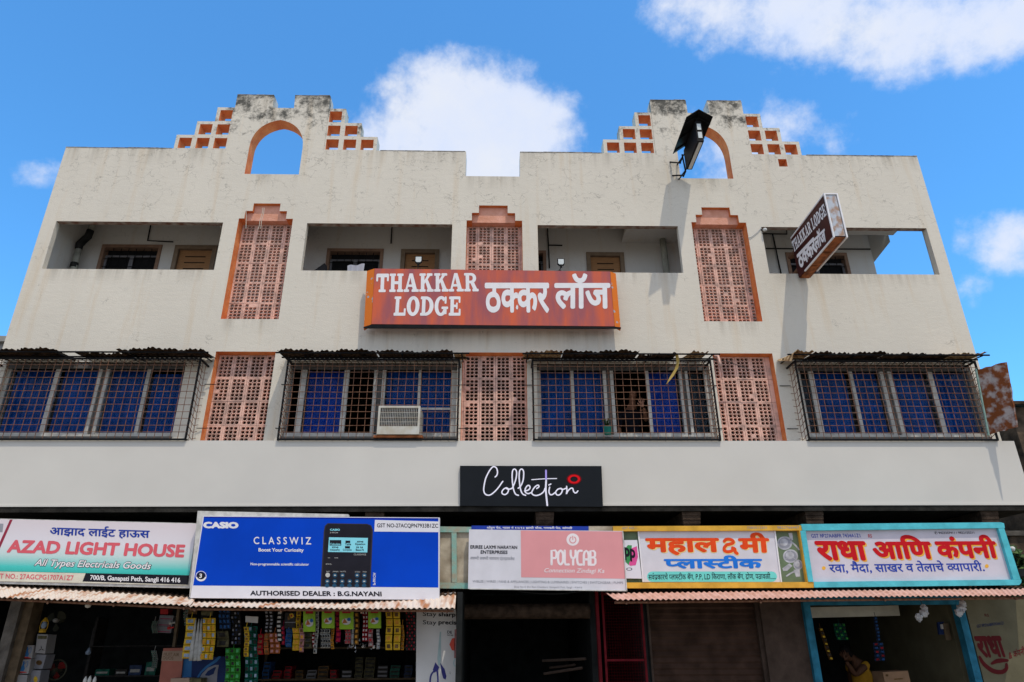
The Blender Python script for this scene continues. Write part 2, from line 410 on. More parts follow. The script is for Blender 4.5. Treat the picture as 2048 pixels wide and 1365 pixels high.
mk('ac_fins', (.14, .14, .14), .45, .3, 30, metal=.4)
mk('lens_pale', (.60, .63, .62), .25, .05)
mk('bulb_white', (0.576, 0.576, 0.547), .3, .03)
mk('plastic_bag', (0.518, 0.533, 0.562), .2, .1, 20)
mk('ground_dirt', (.40, .335, .25), .95, .2, 2, .4)
mk('road_dust', (.34, .29, .225), .9, .25, 5, .4)
mk('stone_old', (.12, .085, .06), .95, .4, 4, .6, col2=(.03, .025, .02))
mk('neighbour_grey', (.32, .30, .28), .9, .2, 3, .3)
mk('bark', (.10, .07, .05), .9, .3, 12, .5)
mk('leaf', (.05, .10, .03), .6, .35, 9)
mk('leaf_light', (.10, .16, .05), .6, .3, 9)
mk('tarp_yellow', (.40, .28, .08), .6, .2, 9)
mk('rope_white', (.62, .58, .48), .7, .1)
mk('cloth_grey', (.42, .42, .47), .85, .1, 5)
mk('pot_teal', (.03, .26, .22), .5, .2, 9)
mk('wire', (.05, .05, .05), .6, .1)
mk('radha_maroon', (.10, .01, .012), .6, .1)
# gradient print for the light house banner: a printed vertical fade from white to turquoise
def banner():
    m = bpy.data.materials.new('banner_print'); m.use_nodes = True; n, l = nodes_of(m); b = n['Principled BSDF']; b.inputs['Roughness'].default_value = .5
    g = n.new('ShaderNodeNewGeometry'); s = n.new('ShaderNodeSeparateXYZ'); l.new(g.outputs['Position'], s.inputs[0])
    tilt = n.new('ShaderNodeMath'); tilt.operation = 'MULTIPLY_ADD'; l.new(s.outputs['X'], tilt.inputs[0]); tilt.inputs[1].default_value = .028; l.new(s.outputs['Z'], tilt.inputs[2])
    r = n.new('ShaderNodeMapRange'); l.new(tilt.outputs[0], r.inputs['Value']); r.inputs['From Min'].default_value = 2.17; r.inputs['From Max'].default_value = 2.92
    cr = n.new('ShaderNodeValToRGB'); l.new(r.outputs[0], cr.inputs[0]); e = cr.color_ramp.elements
    e[0].position = .07; e[0].color = (.02, .42, .36, 1); e[1].position = .36; e[1].color = (.52, .66, .64, 1)
    for p, c in ((.16, (.05, .52, .47, 1)), (.55, (.70, .66, .70, 1)), (1, (.66, .57, .58, 1))): q = e.new(p); q.color = c
    l.new(cr.outputs[0], b.inputs['Base Color']); M['banner_print'] = m
banner()
def glass():
    m = bpy.data.materials.new('window_glass'); m.use_nodes = True; n, l = nodes_of(m)
    for x in list(n):
        if x.type != 'OUTPUT_MATERIAL': n.remove(x)
    t = n.new('ShaderNodeBsdfTransparent'); t.inputs[0].default_value = (.82, .88, .92, 1); g = n.new('ShaderNodeBsdfGlossy'); g.inputs['Roughness'].default_value = .03
    f = n.new('ShaderNodeFresnel'); f.inputs[0].default_value = 1.16; mx = n.new('ShaderNodeMixShader'); l.new(f.outputs[0], mx.inputs[0]); l.new(t.outputs[0], mx.inputs[1]); l.new(g.outputs[0], mx.inputs[2])
    l.new(mx.outputs[0], n['Material Output'].inputs[0]); M['window_glass'] = m
glass()
# ------------------------------------------------------------------ lettering helpers
def _raw(s, shear=0.0):
    cu = bpy.data.curves.new('t', 'FONT'); cu.body = s; cu.shear = shear; cu.resolution_u = 3
    t = bpy.data.objects.new('t', cu); COL.objects.link(t)
    dg = bpy.context.evaluated_depsgraph_get(); me = bpy.data.meshes.new_from_object(t.evaluated_get(dg))
    vs = [(v.co.x, v.co.y) for v in me.vertices]; fs = [tuple(p.vertices) for p in me.polygons]
    bpy.data.objects.remove(t); bpy.data.curves.remove(cu); bpy.data.meshes.remove(me)
    return vs, fs
_adv = {}
DS = .35          # paint and vinyl stand only a millimetre or two proud of their panels
def adv(ch):
    if ch not in _adv:
        w = lambda q: max(v[0] for v in _raw(q)[0])
        _adv[ch] = w('ठ'+ch+'ठ')-w('ठठ')
    return _adv[ch]
def _clip(vs, fs, x1):
    bm = bmesh.new(); bv = [bm.verts.new((x, y, 0)) for x, y in vs]
    for f in fs:
        try: bm.faces.new([bv[i] for i in f])
        except ValueError: pass
    bmesh.ops.bisect_plane(bm, geom=bm.verts[:]+bm.edges[:]+bm.faces[:], plane_co=(x1, 0, 0), plane_no=(1, 0, 0), clear_outer=True)
    bm.verts.index_update(); o = [(v.co.x, v.co.y) for v in bm.verts], [tuple(v.index for v in f.verts) for f in bm.faces]; bm.free(); return o
def ribbon(pts, w, taper=False):
    vs, fs = [], []; n = len(pts)
    for i, p in enumerate(pts):
        a, c = pts[max(i-1, 0)], pts[min(i+1, n-1)]; dx, dy = c[0]-a[0], c[1]-a[1]; L = math.hypot(dx, dy) or 1
        ww = w/2*((.55+.45*math.sin(math.pi*min(1, max(0, i/(n-1))))) if taper else 1)
        vs += [(p[0]-dy/L*ww, p[1]+dx/L*ww), (p[0]+dy/L*ww, p[1]-dx/L*ww)]
    for i in range(n-1): fs.append((2*i, 2*i+1, 2*i+3, 2*i+2))
    return vs, fs
def compose(segs, shear=0.0):
    """segs: a string, or a list of strings / ('half', ch, keep) / 'ra' / 'reph' marks -> list of (verts, faces) layers"""
    if isinstance(segs, str): segs = [segs]
    x = 0.0; out = []
    for s in segs:
        if isinstance(s, str):
            vs, fs = _raw(s, shear); out.append(([(a+x, b) for a, b in vs], fs)); x += adv(s) if len(segs) > 1 else 0
        elif s[0] == 'half':
            vs, fs = _raw(s[1]); a = adv(s[1])*s[2]; vs, fs = _clip(vs, fs, a); out.append(([(p+x, q) for p, q in vs], fs)); x += a
        elif s[0] == 'ra':
            out.append(([(p+x, q) for p, q in ribbon([(-.17, .17), (-.28, .06), (-.40, -.02)], .07)[0]], ribbon([(0, 0), (1, 0), (2, 0)], 1)[1]))
        elif s[0] == 'reph':
            rb = ribbon([(-.30, .72), (-.30, .82), (-.22, .86), (-.14, .80)], .06); out.append(([(p+x, q) for p, q in rb[0]], rb[1]))
    return out
def islands(vs, fs):
    par = list(range(len(vs)))
    def find(a):
        while par[a] != a: par[a] = par[par[a]]; a = par[a]
        return a
    for f in fs:
        for k in f[1:]:
            a, b2 = find(f[0]), find(k)
            if a != b2: par[a] = b2
    ids = {}; return [ids.setdefault(find(i), len(ids)) for i in range(len(vs))]
def write(mb, segs, TL, TR, BL, plane, mi=0, bold=0.0, shear=0.0, depth=0.006, axis='Y', spread=0.0):
    """letter the ink of segs into the photo parallelogram TL,TR,BL on the plane Y=plane (or X=plane); flat inked faces, each glyph a hair prouder"""
    layers = compose(segs, shear); allv = [v for vs, _ in layers for v in vs]
    x0, x1 = min(v[0] for v in allv)-bold, max(v[0] for v in allv)+bold; y0, y1 = min(v[1] for v in allv)-bold, max(v[1] for v in allv)+bold
    fn = at if axis == 'Y' else atX
    A, B, C = fn(*TL, plane), fn(*TR, plane), fn(*BL, plane); U = B-A; V = C-A
    N = U.cross(V).normalized()
    if N.dot(CAMPOS-A) < 0: N = -N
    kx = 1.0
    shifts = [(0, 0)] if not bold else [(0, 0)]+[(bold*math.cos(q*math.pi/4), bold*math.sin(q*math.pi/4)) for q in range(8)]
    k = 0
    for vs, fs in layers:
        isl = islands(vs, fs); ni = max(isl)+1
        for si, (dx, dy) in enumerate(shifts):
            P = [A+U*((x+dx-x0)/(x1-x0))+V*((y1-y-dy)/(y1-y0))+N*(depth*DS+.000012*((k+i) % 4+4*si)) for (x, y), i in zip(vs, isl)]
            mb.add(P, fs, mi)
        k += ni
def pxpoly(mb, pts, plane, mi=0, depth=.004, axis='Y'):
    fn = at if axis == 'Y' else atX
    P = [fn(x, y, plane) for x, y in pts]
    N = (P[1]-P[0]).cross(P[2]-P[0]).normalized()
    if N.dot(CAMPOS-P[0]) < 0: N = -N
    mb.add([p+N*depth*DS for p in P], [tuple(range(len(P)))], mi)
_rk = [0]
def pxstroke(mb, pts, wpx, plane, mi=0, depth=.006, axis='Y', curve=True, taper=False, closed=False):
    """a painted brush line given by photo points on a plane; it rises a hair along its length so that loops cross cleanly"""
    fn = at if axis == 'Y' else atX
    pts = smooth_pts(pts, 5) if curve else list(pts)
    vs, fs = ribbon(pts, wpx, taper); P = [fn(x, y, plane) for x, y in vs]
    N = (P[1]-P[0]).cross(P[2]-P[0]).normalized()
    if N.dot(CAMPOS-P[0]) < 0: N = -N
    _rk[0] = (_rk[0]+1) % 12
    mb.add([p+N*(depth*DS+.000004*i+.00002*_rk[0]) for i, p in enumerate(P)], fs, mi)
    for q, idx in ((pts[0], 0), (pts[-1], len(P)-1)):       # round ends
        d = depth*DS+.000004*idx+.00002*_rk[0]+.000002
        w = wpx/2*(.55 if taper else 1)
        mb.add([fn(q[0]+w*math.cos(t*math.pi/5), q[1]+w*math.sin(t*math.pi/5), plane)+N*d for t in range(10)], [tuple(range(10))], mi)
def pxellipse(mb, cx, cy, rx, ry, plane, mi=0, depth=.004, n=28, axis='Y', inner=0, a0=0, a1=2*math.pi):
    fn = at if axis == 'Y' else atX
    if inner:
        vs = []
        for i in range(n+1):
            t = a0+(a1-a0)*i/n
            for k in (1, inner): vs.append(fn(cx+rx*k*math.cos(t), cy+ry*k*math.sin(t), plane)+Vector((0, -depth*DS, 0)))
        mb.add(vs, [(2*i, 2*i+1, 2*i+3, 2*i+2) for i in range(n)], mi)
    else: mb.add([fn(cx+rx*math.cos(2*math.pi*i/n), cy+ry*math.sin(2*math.pi*i/n), plane)+Vector((0, -depth*DS, 0)) for i in range(n)], [tuple(range(n))], mi)
def pxpanel(mb, quad, Y, thick, mi=0):
    a = [at(x, y, Y) for x, y in quad]; mb.hexa(a, [p+Vector((0, thick, 0)) for p in a], mi)
def slab_letters(mb, s, quad, plane, mi=0, axis='Y', depth=.006):
    """heavy slab-serif capitals built as painted shapes; quad TL,TR,BL in photo pixels"""
    def E(cx, cy, rx, ry, ix, iy, a0=0, a1=360, n=22):
        vs = []
        for i in range(n+1):
            t = math.radians(a0+(a1-a0)*i/n); vs += [(cx+rx*math.cos(t), cy+ry*math.sin(t)), (cx+ix*math.cos(t), cy+iy*math.sin(t))]
        return vs, [(2*i, 2*i+1, 2*i+3, 2*i+2) for i in range(n)]
    R = lambda x0, y0, x1, y1: ([(x0, y0), (x1, y0), (x1, y1), (x0, y1)], [(0, 1, 2, 3)])
    def S(x0, y0, x1, y1, r=.05):       # soft serif slab
        v = []
        for cx, cy, a in ((x1-r, y1-r, 0), (x0+r, y1-r, 90), (x0+r, y0+r, 180), (x1-r, y0+r, 270)):
            for k in range(4): t = math.radians(a+30*k); v.append((cx+r*math.cos(t), cy+r*math.sin(t)))
        return v, [tuple(range(len(v)))]
    Pg = lambda *p: (list(p), [tuple(range(len(p)))])
    G = {
     'T': (1.0, [S(.02, .80, .98, 1), S(.0, .58, .15, .98), S(.85, .58, 1, .98), R(.36, .05, .64, .9), S(.22, 0, .78, .14)]),
     'H': (1.1, [R(.12, .05, .40, .95), R(.70, .05, .98, .95), R(.3, .42, .8, .58), S(0, 0, .5, .14), S(.6, 0, 1.1, .14), S(0, .86, .5, 1), S(.6, .86, 1.1, 1)]),
     'A': (1.15, [Pg((.08, .05), (.24, .05), (.58, 1), (.42, 1)), Pg((.42, 1), (.68, 1), (1.05, .05), (.72, .05)), R(.3, .27, .8, .40), S(-.02, 0, .40, .14), S(.6, 0, 1.17, .14)]),
     'K': (1.12, [R(.12, .05, .40, .95), Pg((.36, .38), (.36, .58), (.66, .92), (.92, .92)), Pg((.46, .58), (.66, .68), (1.04, .06), (.70, .06)), S(0, 0, .5, .14), S(.6, 0, 1.14, .14), S(0, .86, .5, 1), S(.58, .86, 1.04, 1)]),
     'R': (1.12, [R(.12, .05, .40, .95), E(.56, .72, .40, .28, .13, .13, -90, 90), R(.36, .86, .58, 1.0), R(.36, .44, .58, .58), Pg((.46, .5), (.76, .52), (1.04, .1), (.72, .1)), S(0, 0, .5, .14), S(.64, 0, 1.14, .14), S(0, .86, .46, 1)]),
     'L': (.95, [R(.12, .05, .40, .95), S(0, 0, .95, .16), S(.80, .02, .95, .38), S(0, .86, .54, 1)]),
     'O': (1.05, [E(.52, .5, .52, .52, .20, .34)]),
     'D': (1.08, [R(.12, .05, .40, .95), E(.44, .5, .62, .5, .30, .34, -90, 90), S(0, 0, .5, .15), S(0, .85, .5, 1)]),
     'G': (1.1, [E(.52, .5, .52, .52, .22, .36, 42, 330), R(.72, .08, .98, .44), S(.56, .34, 1.1, .47), S(.80, .62, .96, 1.0)]),
     'E': (1.0, [R(.12, .05, .40, .95), S(0, 0, .95, .15), S(.80, .02, .95, .36), S(0, .85, .92, 1), S(.78, .66, .92, .98), R(.36, .44, .66, .57), S(.58, .34, .70, .68)]),
     ' ': (.35, [])}
    w = sum(G[c][0]+.06 for c in s)-.06
    fn = at if axis == 'Y' else atX
    A, B, C = (fn(*q, plane) for q in quad); U = B-A; V = C-A; N = U.cross(V).normalized()
    if N.dot(CAMPOS-A) < 0: N = -N
    x = 0; k = 0
    for c in s:
        for vs, fs in G[c][1]:
            mb.add([A+U*((px+x)/w)+V*(1-py)+N*(depth*DS+.00005*(k % 10)) for px, py in vs], fs, mi); k += 1
        x += G[c][0]+.06

# ------------------------------------------------------------------ the ground
g = MB(); g.quad((-60, -60, -.35), (60, -60, -.35), (60, 80, -.35), (-60, 80, -.35)); o = g.build('ground', 'ground_dirt', kind='structure')
g = MB(); g.box(-40, 40, -9, -2.6, -.40, -.342); g.build('road', 'road_dust', kind='structure')
# ------------------------------------------------------------------ the lodge building
B = thing('lodge_building', 'cream lodge with stepped arched parapet and pink lattice screens above the shops', 'building', (0, 2.5, -.35))
XL, XR, ZP, ZT = -7.70, 7.75, 9.67, 10.93
UJ = [(-4.41, -3.49), (-.51, .45), (3.40, 4.36)]
LJ = [(-4.39, -3.46), (-.525, .49), (3.46, 4.43)]
BAL = [(-7.47, -4.665), (-3.24, -.755), (.715, 3.155), (4.615, 7.535)]
WIN = [(-7.56, -4.82), (-3.20, -.60), (.65, 3.38), (4.80, 7.58)]
TWR = [(-4.852, -3.12), (2.91, 4.66)]
def tower(x0, x1):
    return [(x0, ZP), (x0, ZT), (x0+.685, ZT), (x0+.69, 10.63), (x1-.645, 10.63), (x1-.66, ZT), (x1, ZT), (x1, ZP)]
def arch(x0):
    c = x0+.475; pts = [(x0, 9.13), (x0+.955, 9.13), (x0+.955, 9.72)]
    for i in range(1, 9):
        t = i/8; a = t*math.radians(82); pts.append((c+.478*math.cos(a)**.85, 9.72+.575*math.sin(a)**.95+.035*t**4))
    pts.append((c, 10.345))
    for i in range(8, 0, -1):
        t = i/8; a = t*math.radians(82); pts.append((c-.478*math.cos(a)**.85, 9.72+.575*math.sin(a)**.95+.035*t**4))
    pts.append((x0, 9.72)); return pts
outer = [(XL, 3.31), (XR, 3.31), (XR, ZP)]
outer += tower(*TWR[1])[::-1]+[(.425, ZP), (.42, 9.13), (-.55, 9.13), (-.55, ZP)]+tower(*TWR[0])[::-1]+[(XL, ZP)]
holes = [rect(*b, 7.19, 8.115) for b in BAL]
for x0, x1 in UJ:
    w = x1-x0
    holes.append([(x0, 6.295), (x1, 6.295), (x1, 8.20), (x1-.12, 8.20), (x1-.12, 8.355), (x1-.25, 8.355), (x1-.25, 8.51), (x0+.21, 8.51), (x0+.21, 8.355), (x0+.09, 8.355), (x0+.09, 8.20), (x0, 8.20)])
for x0, x1 in LJ: holes.append(rect(x0, x1, 4.10, 5.73))
for x0, x1 in WIN: holes.append(rect(x0, x1, 4.36, 5.55))
holes += [arch(-4.455), arch(3.31), rect(5.145, 5.30, 9.41, 9.577)]
def fmat(c, nrm):
    if abs(nrm.y) > .5: return 0
    if c.z > 9.125 and c.z < 10.36 and (abs(c.x+3.98) < .495 or abs(c.x-3.785) < .495) : return 1
    if abs(c.x-5.22) < .09 and 9.3 < c.z < 9.6: return 1
    for x0, x1 in UJ:
        if x0-.01 < c.x < x1+.01 and 6.28 < c.z < 8.55: return 1
    for x0, x1 in LJ:
        if x0-.01 < c.x < x1+.01 and 4.3 < c.z < 5.8: return 1
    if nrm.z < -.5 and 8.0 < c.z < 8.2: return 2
    if nrm.z > .5 and c.z > 9: return 3
    return 0
plate('facade_wall', outer, holes, 0.0, .10, ['stucco', 'orange_paint', 'lintel', 'top_grime'], B, fmat)
holes[:4] = [rect(a-.09, b+.09, 7.10, 8.40) for a, b in BAL]
plate('facade_rear_leaf', outer, holes, .101, .25, ['balcony_plaster', 'orange_paint', 'lintel', 'top_grime'], B, fmat)
# weathered, cracked coping line along the parapet tops
for x0, x1, z in ((-7.7, -5.82, ZP), (-2.10, -.56, ZP), (.43, 1.94, ZP), (5.69, 7.75, ZP), (-4.85, -4.17, ZT), (-3.78, -3.125, ZT), (2.915, 3.59, ZT), (4.0, 4.655, ZT)):
    x = x0; m_ = MB()
    while x < x1-.02:
        w = random.uniform(.12, .5); x2 = min(x1, x+w); m_.box(x, x2-.004, -.004-random.random()*.006, .254, z+.001, z+.005+random.random()*.009); x = x2
    m_.build('parapet_coping', 'top_grime', B)
# pierced stepped blocks beside the towers
def pierced(xs, flip):
    """xs: tower edge; cells step away from it. flip=-1 to the left, +1 to the right"""
    rows = [(9.672, 9.985, 3), (9.985, 10.30, 2), (10.30, 10.632, 1)]
    cw = .315
    out = [(0, 9.672), (3*cw, 9.672), (3*cw, 9.985), (2*cw, 9.985), (2*cw, 10.30), (cw, 10.30), (cw, 10.632), (0, 10.632)]
    hl = []
    for z0, z1, n in rows:
        for i in range(n): hl.append(rect(i*cw+.025, i*cw+.25, z0+.015, z1-.065))
    tr = lambda p: (xs+flip*(p[0]+.003), p[1])
    O = [tr(p) for p in out]; H = [[tr(p) for p in h] for h in hl]
    if flip < 0: O = O[::-1]; H = [h[::-1] for h in H]
    def fm(c, nrm):
        if abs(nrm.y) > .5: return 0
        k = (c.x-xs)*flip
        inside = any(z0+.01 < c.z < z1-.06 and any(i*cw+.02 < k < i*cw+.258 for i in range(n)) for z0, z1, n in rows)
        return 1 if inside else (2 if nrm.z > .5 else 0)
    plate('pierced_parapet', O, H, .006, .244, ['stucco', 'orange_paint', 'top_grime'], B, fm)
for x0, x1 in TWR: pierced(x0, -1); pierced(x1, 1)
# lattice screens
def lattice(x0, x1, z0, z1, yf, start):
    mb = MB(); d = .055; bw, bh = .247, .385
    rows = max(1, round((z1-z0)/bh)); bh = (z1-z0)/rows if z0 > 6 else bh
    x = x0+start
    xs = [x+i*bw for i in range(-1, 6)]
    for rI in range(int((z1-z0)/bh)+2):
        zt = z1-rI*bh; zb = zt-bh
        if zt <= z0+.02: break
        for bx in xs:
            a, b2 = max(bx, x0), min(bx+bw, x1)
            if b2-a < .02: continue
            cw, chh = .0655, .0590; cx0 = bx+.0252; cz0 = zb+.0155
            cols = [i for i in range(3) if cx0+i*cw >= a-.001 and cx0+(i+1)*cw <= b2+.001]
            rws = [j for j in range(6) if cz0+j*chh >= z0-.001]
            zz0, zz1 = max(zb, z0), zt
            dy = random.uniform(-.004, .004); Y = yf+dy; g = .0025
            if not cols or not rws:
                mb.box(a+g, b2-g, Y, Y+d, zz0+g, zz1-g); continue
            ca, cb = cx0+cols[0]*cw, cx0+(cols[-1]+1)*cw; za, zb2 = cz0+rws[0]*chh, cz0+6*chh
            mb.box(a+g, ca, Y, Y+d, zz0+g, zz1-g); mb.box(cb, b2-g, Y, Y+d, zz0+g, zz1-g)
            if za-zz0 > .004: mb.box(ca, cb, Y, Y+d, zz0+g, za)
            if zz1-g-zb2 > .002: mb.box(ca, cb, Y, Y+d, zb2, zz1-g)
            for i in cols:
                for j in rws:
                    if random.random() < .012:
                        mb.box(cx0+i*cw, cx0+(i+1)*cw, Y, Y+d, cz0+j*chh, cz0+(j+1)*chh); continue
                    x_, z_ = cx0+i*cw, cz0+j*chh; hx, hz = cw/2, chh/2; c = (x_+hx, z_+hz); k = .36
                    O = [(hx, hz*(1-k)), (hx*(1-k), hz), (-hx*(1-k), hz), (-hx, hz*(1-k)), (-hx, -hz*(1-k)), (-hx*(1-k), -hz), (hx*(1-k), -hz), (hx, -hz*(1-k))]
                    s = .84; I = [(hx*s, hz*s*.42), (hx*s*.5, hz*s), (-hx*s*.5, hz*s), (-hx*s, hz*s*.42), (-hx*s, -hz*s*.42), (-hx*s*.5, -hz*s), (hx*s*.5, -hz*s), (hx*s, -hz*s*.42)]
                    V = [(c[0]+p, Y, c[1]+q) for p, q in O]+[(c[0]+p, Y, c[1]+q) for p, q in I]+[(c[0]+p, Y+d, c[1]+q) for p, q in O]+[(c[0]+p, Y+d, c[1]+q) for p, q in I]
                    F = []
                    for t in range(8):
                        t2 = (t+1) % 8
                        F += [(t, t2, 8+t2, 8+t), (8+t, 8+t2, 24+t2, 24+t)]
                        if t in (0, 2, 4, 6): F.append((t, 16+t, 16+t2, t2))
                    mb.add(V, F)
    return mb
for (x0, x1), st in zip(UJ, (-.0, -.06, -.12)):
    lattice(x0, x1, 6.297, 8.198, .20, st).build('jali_screen', 'jali_pink', B)
    p = MB(); p.prism([(x0+.091, 8.201), (x1-.121, 8.201), (x1-.121, 8.354), (x1-.251, 8.354), (x1-.251, 8.509), (x0+.211, 8.509), (x0+.211, 8.354), (x0+.091, 8.354)], .070, .248); p.build('pediment_panel', 'pediment_pink', B)
for (x0, x1), st in zip(LJ, (.0, .03, -.09)):
    lattice(x0, x1, 4.102, 5.728, .15, st).build('jali_screen', 'jali_pink', B)
# balcony corridor behind the upper openings
m_ = MB()
YB = 1.0
DOORS = [(352, 436, 492), (803, 879, 500), (1172, 1247, 506)]    # px left, right, top on the back wall
BWIN = [(206, 326, 490), (655, 768, 498), (1040, 1092, 502), (1570, 1692, 506)]
ops = []
for l_, r_, t_ in DOORS: a = at(l_, t_, YB); b_ = at(r_, t_, YB); ops.append((a.x, b_.x, 6.32, a.z))
for l_, r_, t_ in BWIN: a = at(l_, t_, YB); b_ = at(r_, t_, YB); ops.append((a.x, b_.x, 7.25, a.z))
plate('corridor_wall', rect(-7.599, 7.10, 6.31, 8.695), [rect(*q) for q in ops], YB, YB+.2, ['balcony_plaster'], B)
for nm, q in (('end_wall', (-7.69, -7.60, .251, 5.0, 6.31, 8.695)), ('end_wall', (6.9, 7.1, YB+.201, 5, 6.31, 8.695)), ('landing_slab', (2.36, 3.38, .251, YB-.002, 8.38, 8.45)), ('landing_slab', (-4.98, -3.5, .251, YB-.002, 8.40, 8.47))):
    m_ = MB(); m_.box(*q); m_.build(nm, 'balcony_plaster', B)
for z in (6.30, 3.56): m_ = MB(); m_.box(-7.69, 7.74 if z > 5 else 7.59, .251, 5.0, z-.2, z); m_.build('floor_slab', 'concrete', B)
m_ = MB(); m_.box(-7.69, 7.35, .251, 5.0, 8.70, 8.86); m_.build('roof_slab', 'balcony_plaster', B)
m_ = MB()
p0, p1 = at(1700, 460, .55), at(1822, 462, .55)
m_.box(6.45, 7.34, .35, .62, 8.36, 8.699)
m_.hexa([(7.101, YB+.05, 8.69), (7.101, YB+.05, 8.0), (7.34, YB-.25, 8.30), (7.34, YB-.25, 8.69)], [(7.103, YB+.18, 8.69), (7.103, YB+.18, 8.0), (7.345, YB-.12, 8.30), (7.345, YB-.12, 8.69)])
m_.build('roof_beam', 'balcony_plaster', B)
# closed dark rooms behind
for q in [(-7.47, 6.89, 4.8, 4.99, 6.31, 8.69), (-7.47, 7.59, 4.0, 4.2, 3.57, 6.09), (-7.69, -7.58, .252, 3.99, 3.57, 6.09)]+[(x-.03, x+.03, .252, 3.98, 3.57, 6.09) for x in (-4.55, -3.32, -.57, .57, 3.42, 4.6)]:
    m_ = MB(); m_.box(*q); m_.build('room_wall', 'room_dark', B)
m_ = MB(); m_.box(XR-.15, XR, .251, 5.0, 3.3, 6.09); m_.build('side_wall', 'stucco', B)
# balcony doors and windows
for (l_, r_, t_), q in zip(DOORS, ops[:3]):
    x0, x1, z0, z1 = q; f = MB(); w = .075
    f.box(x0, x0+w, YB-.03, YB+.12, z0, z1); f.box(x1-w, x1, YB-.03, YB+.12, z0, z1); f.box(x0+w, x1-w, YB-.03, YB+.12, z1-w, z1)
    d = f.build('door', 'door_frame', B)
    pn = MB(); a, b2 = x0+w+.004, x1-w-.004; pn.box(a, b2, YB+.03, YB+.07, z0, z1-w-.006)
    pn.build('door_leaf', 'door_tan', d)
    sl = MB()
    for k in range(5): zz = z1-w-.14-.125*k; sl.box(a+.12, b2-.12, YB+.022, YB+.03, zz-.008, zz+.008)
    sl.build('louvre_slot', 'black', d)
for q in ops[3:]:
    x0, x1, z0, z1 = q; w = .06; f = MB()
    f.box(x0, x0+w, YB-.02, YB+.15, z0, z1); f.box(x1-w, x1, YB-.02, YB+.15, z0, z1); f.box(x0+w, x1-w, YB-.02, YB+.15, z1-w, z1)
    d = f.build('corridor_window', 'win_frame_brown', B)
    s = MB(); xm = (x0+x1)/2
    for xa, xb in ((x0+w, xm), (xm, x1-w)):
        s.box(xa, xa+.035, YB+.06, YB+.09, z0, z1-w-.13); s.box(xb-.035, xb, YB+.06, YB+.09, z0, z1-w-.13); s.box(xa+.036, xb-.036, YB+.06, YB+.09, z1-w-.16, z1-w-.13)
    s.build('sash', 'pale_grey', d)
    gr = MB()
    n = 7
    for k in range(1, n): x = x0+w+(x1-x0-2*w)*k/n; gr.rod((x, YB+.03, z0), (x, YB+.03, z1-w), .006, 4)
    for k in range(5): z = z1-w-.06-.16*k; gr.rod((x0+w, YB+.025, z), (x1-w, YB+.025, z), .006, 4)
    gr.build('grille', 'black_steel', d)
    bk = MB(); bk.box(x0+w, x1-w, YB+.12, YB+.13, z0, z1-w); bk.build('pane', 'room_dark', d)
# lower windows: px x positions at mid height (y about 805) -> frames, panes, curtains
def px2x(px, y=805, Y=.10): return at(px, y, Y).x
WSPEC = [
 [(0, 6, 'f'), (6, 97, 'b'), (97, 106, 'f'), (106, 186, 'b'), (186, 207, 'p'), (207, 283, 'b'), (283, 290, 'f'), (290, 368, 'd'), (368, 380, 'f')],
 [(567, 577, 'f'), (577, 596, 'k'), (596, 608, 'f'), (608, 684, 'l'), (684, 694, 'f'), (694, 745, 'k'), (745, 769, 'p'), (769, 835, 'b'), (835, 840, 'f'), (840, 901, 'b'), (901, 913, 'f')],
 [(1074, 1082, 'f'), (1082, 1143, 'b'), (1143, 1149, 'f'), (1149, 1208, 'b'), (1208, 1229, 'p'), (1229, 1295, 'k'), (1295, 1301, 'f'), (1301, 1362, 'l'), (1362, 1380, 'p'), (1380, 1413, 'g'), (1413, 1425, 'f')],
 [(1602, 1609, 'f'), (1609, 1626, 'g'), (1626, 1636, 'f'), (1636, 1709, 'b'), (1709, 1715, 'f'), (1715, 1770, 'b'), (1770, 1793, 'p'), (1793, 1868, 'b'), (1868, 1877, 'f'), (1877, 1952, 'b'), (1952, 1972, 'f')]]
CUR = {'b': 'curtain_blue', 'l': 'curtain_bright', 'g': 'curtain_grey', 'd': 'curtain_blue'}
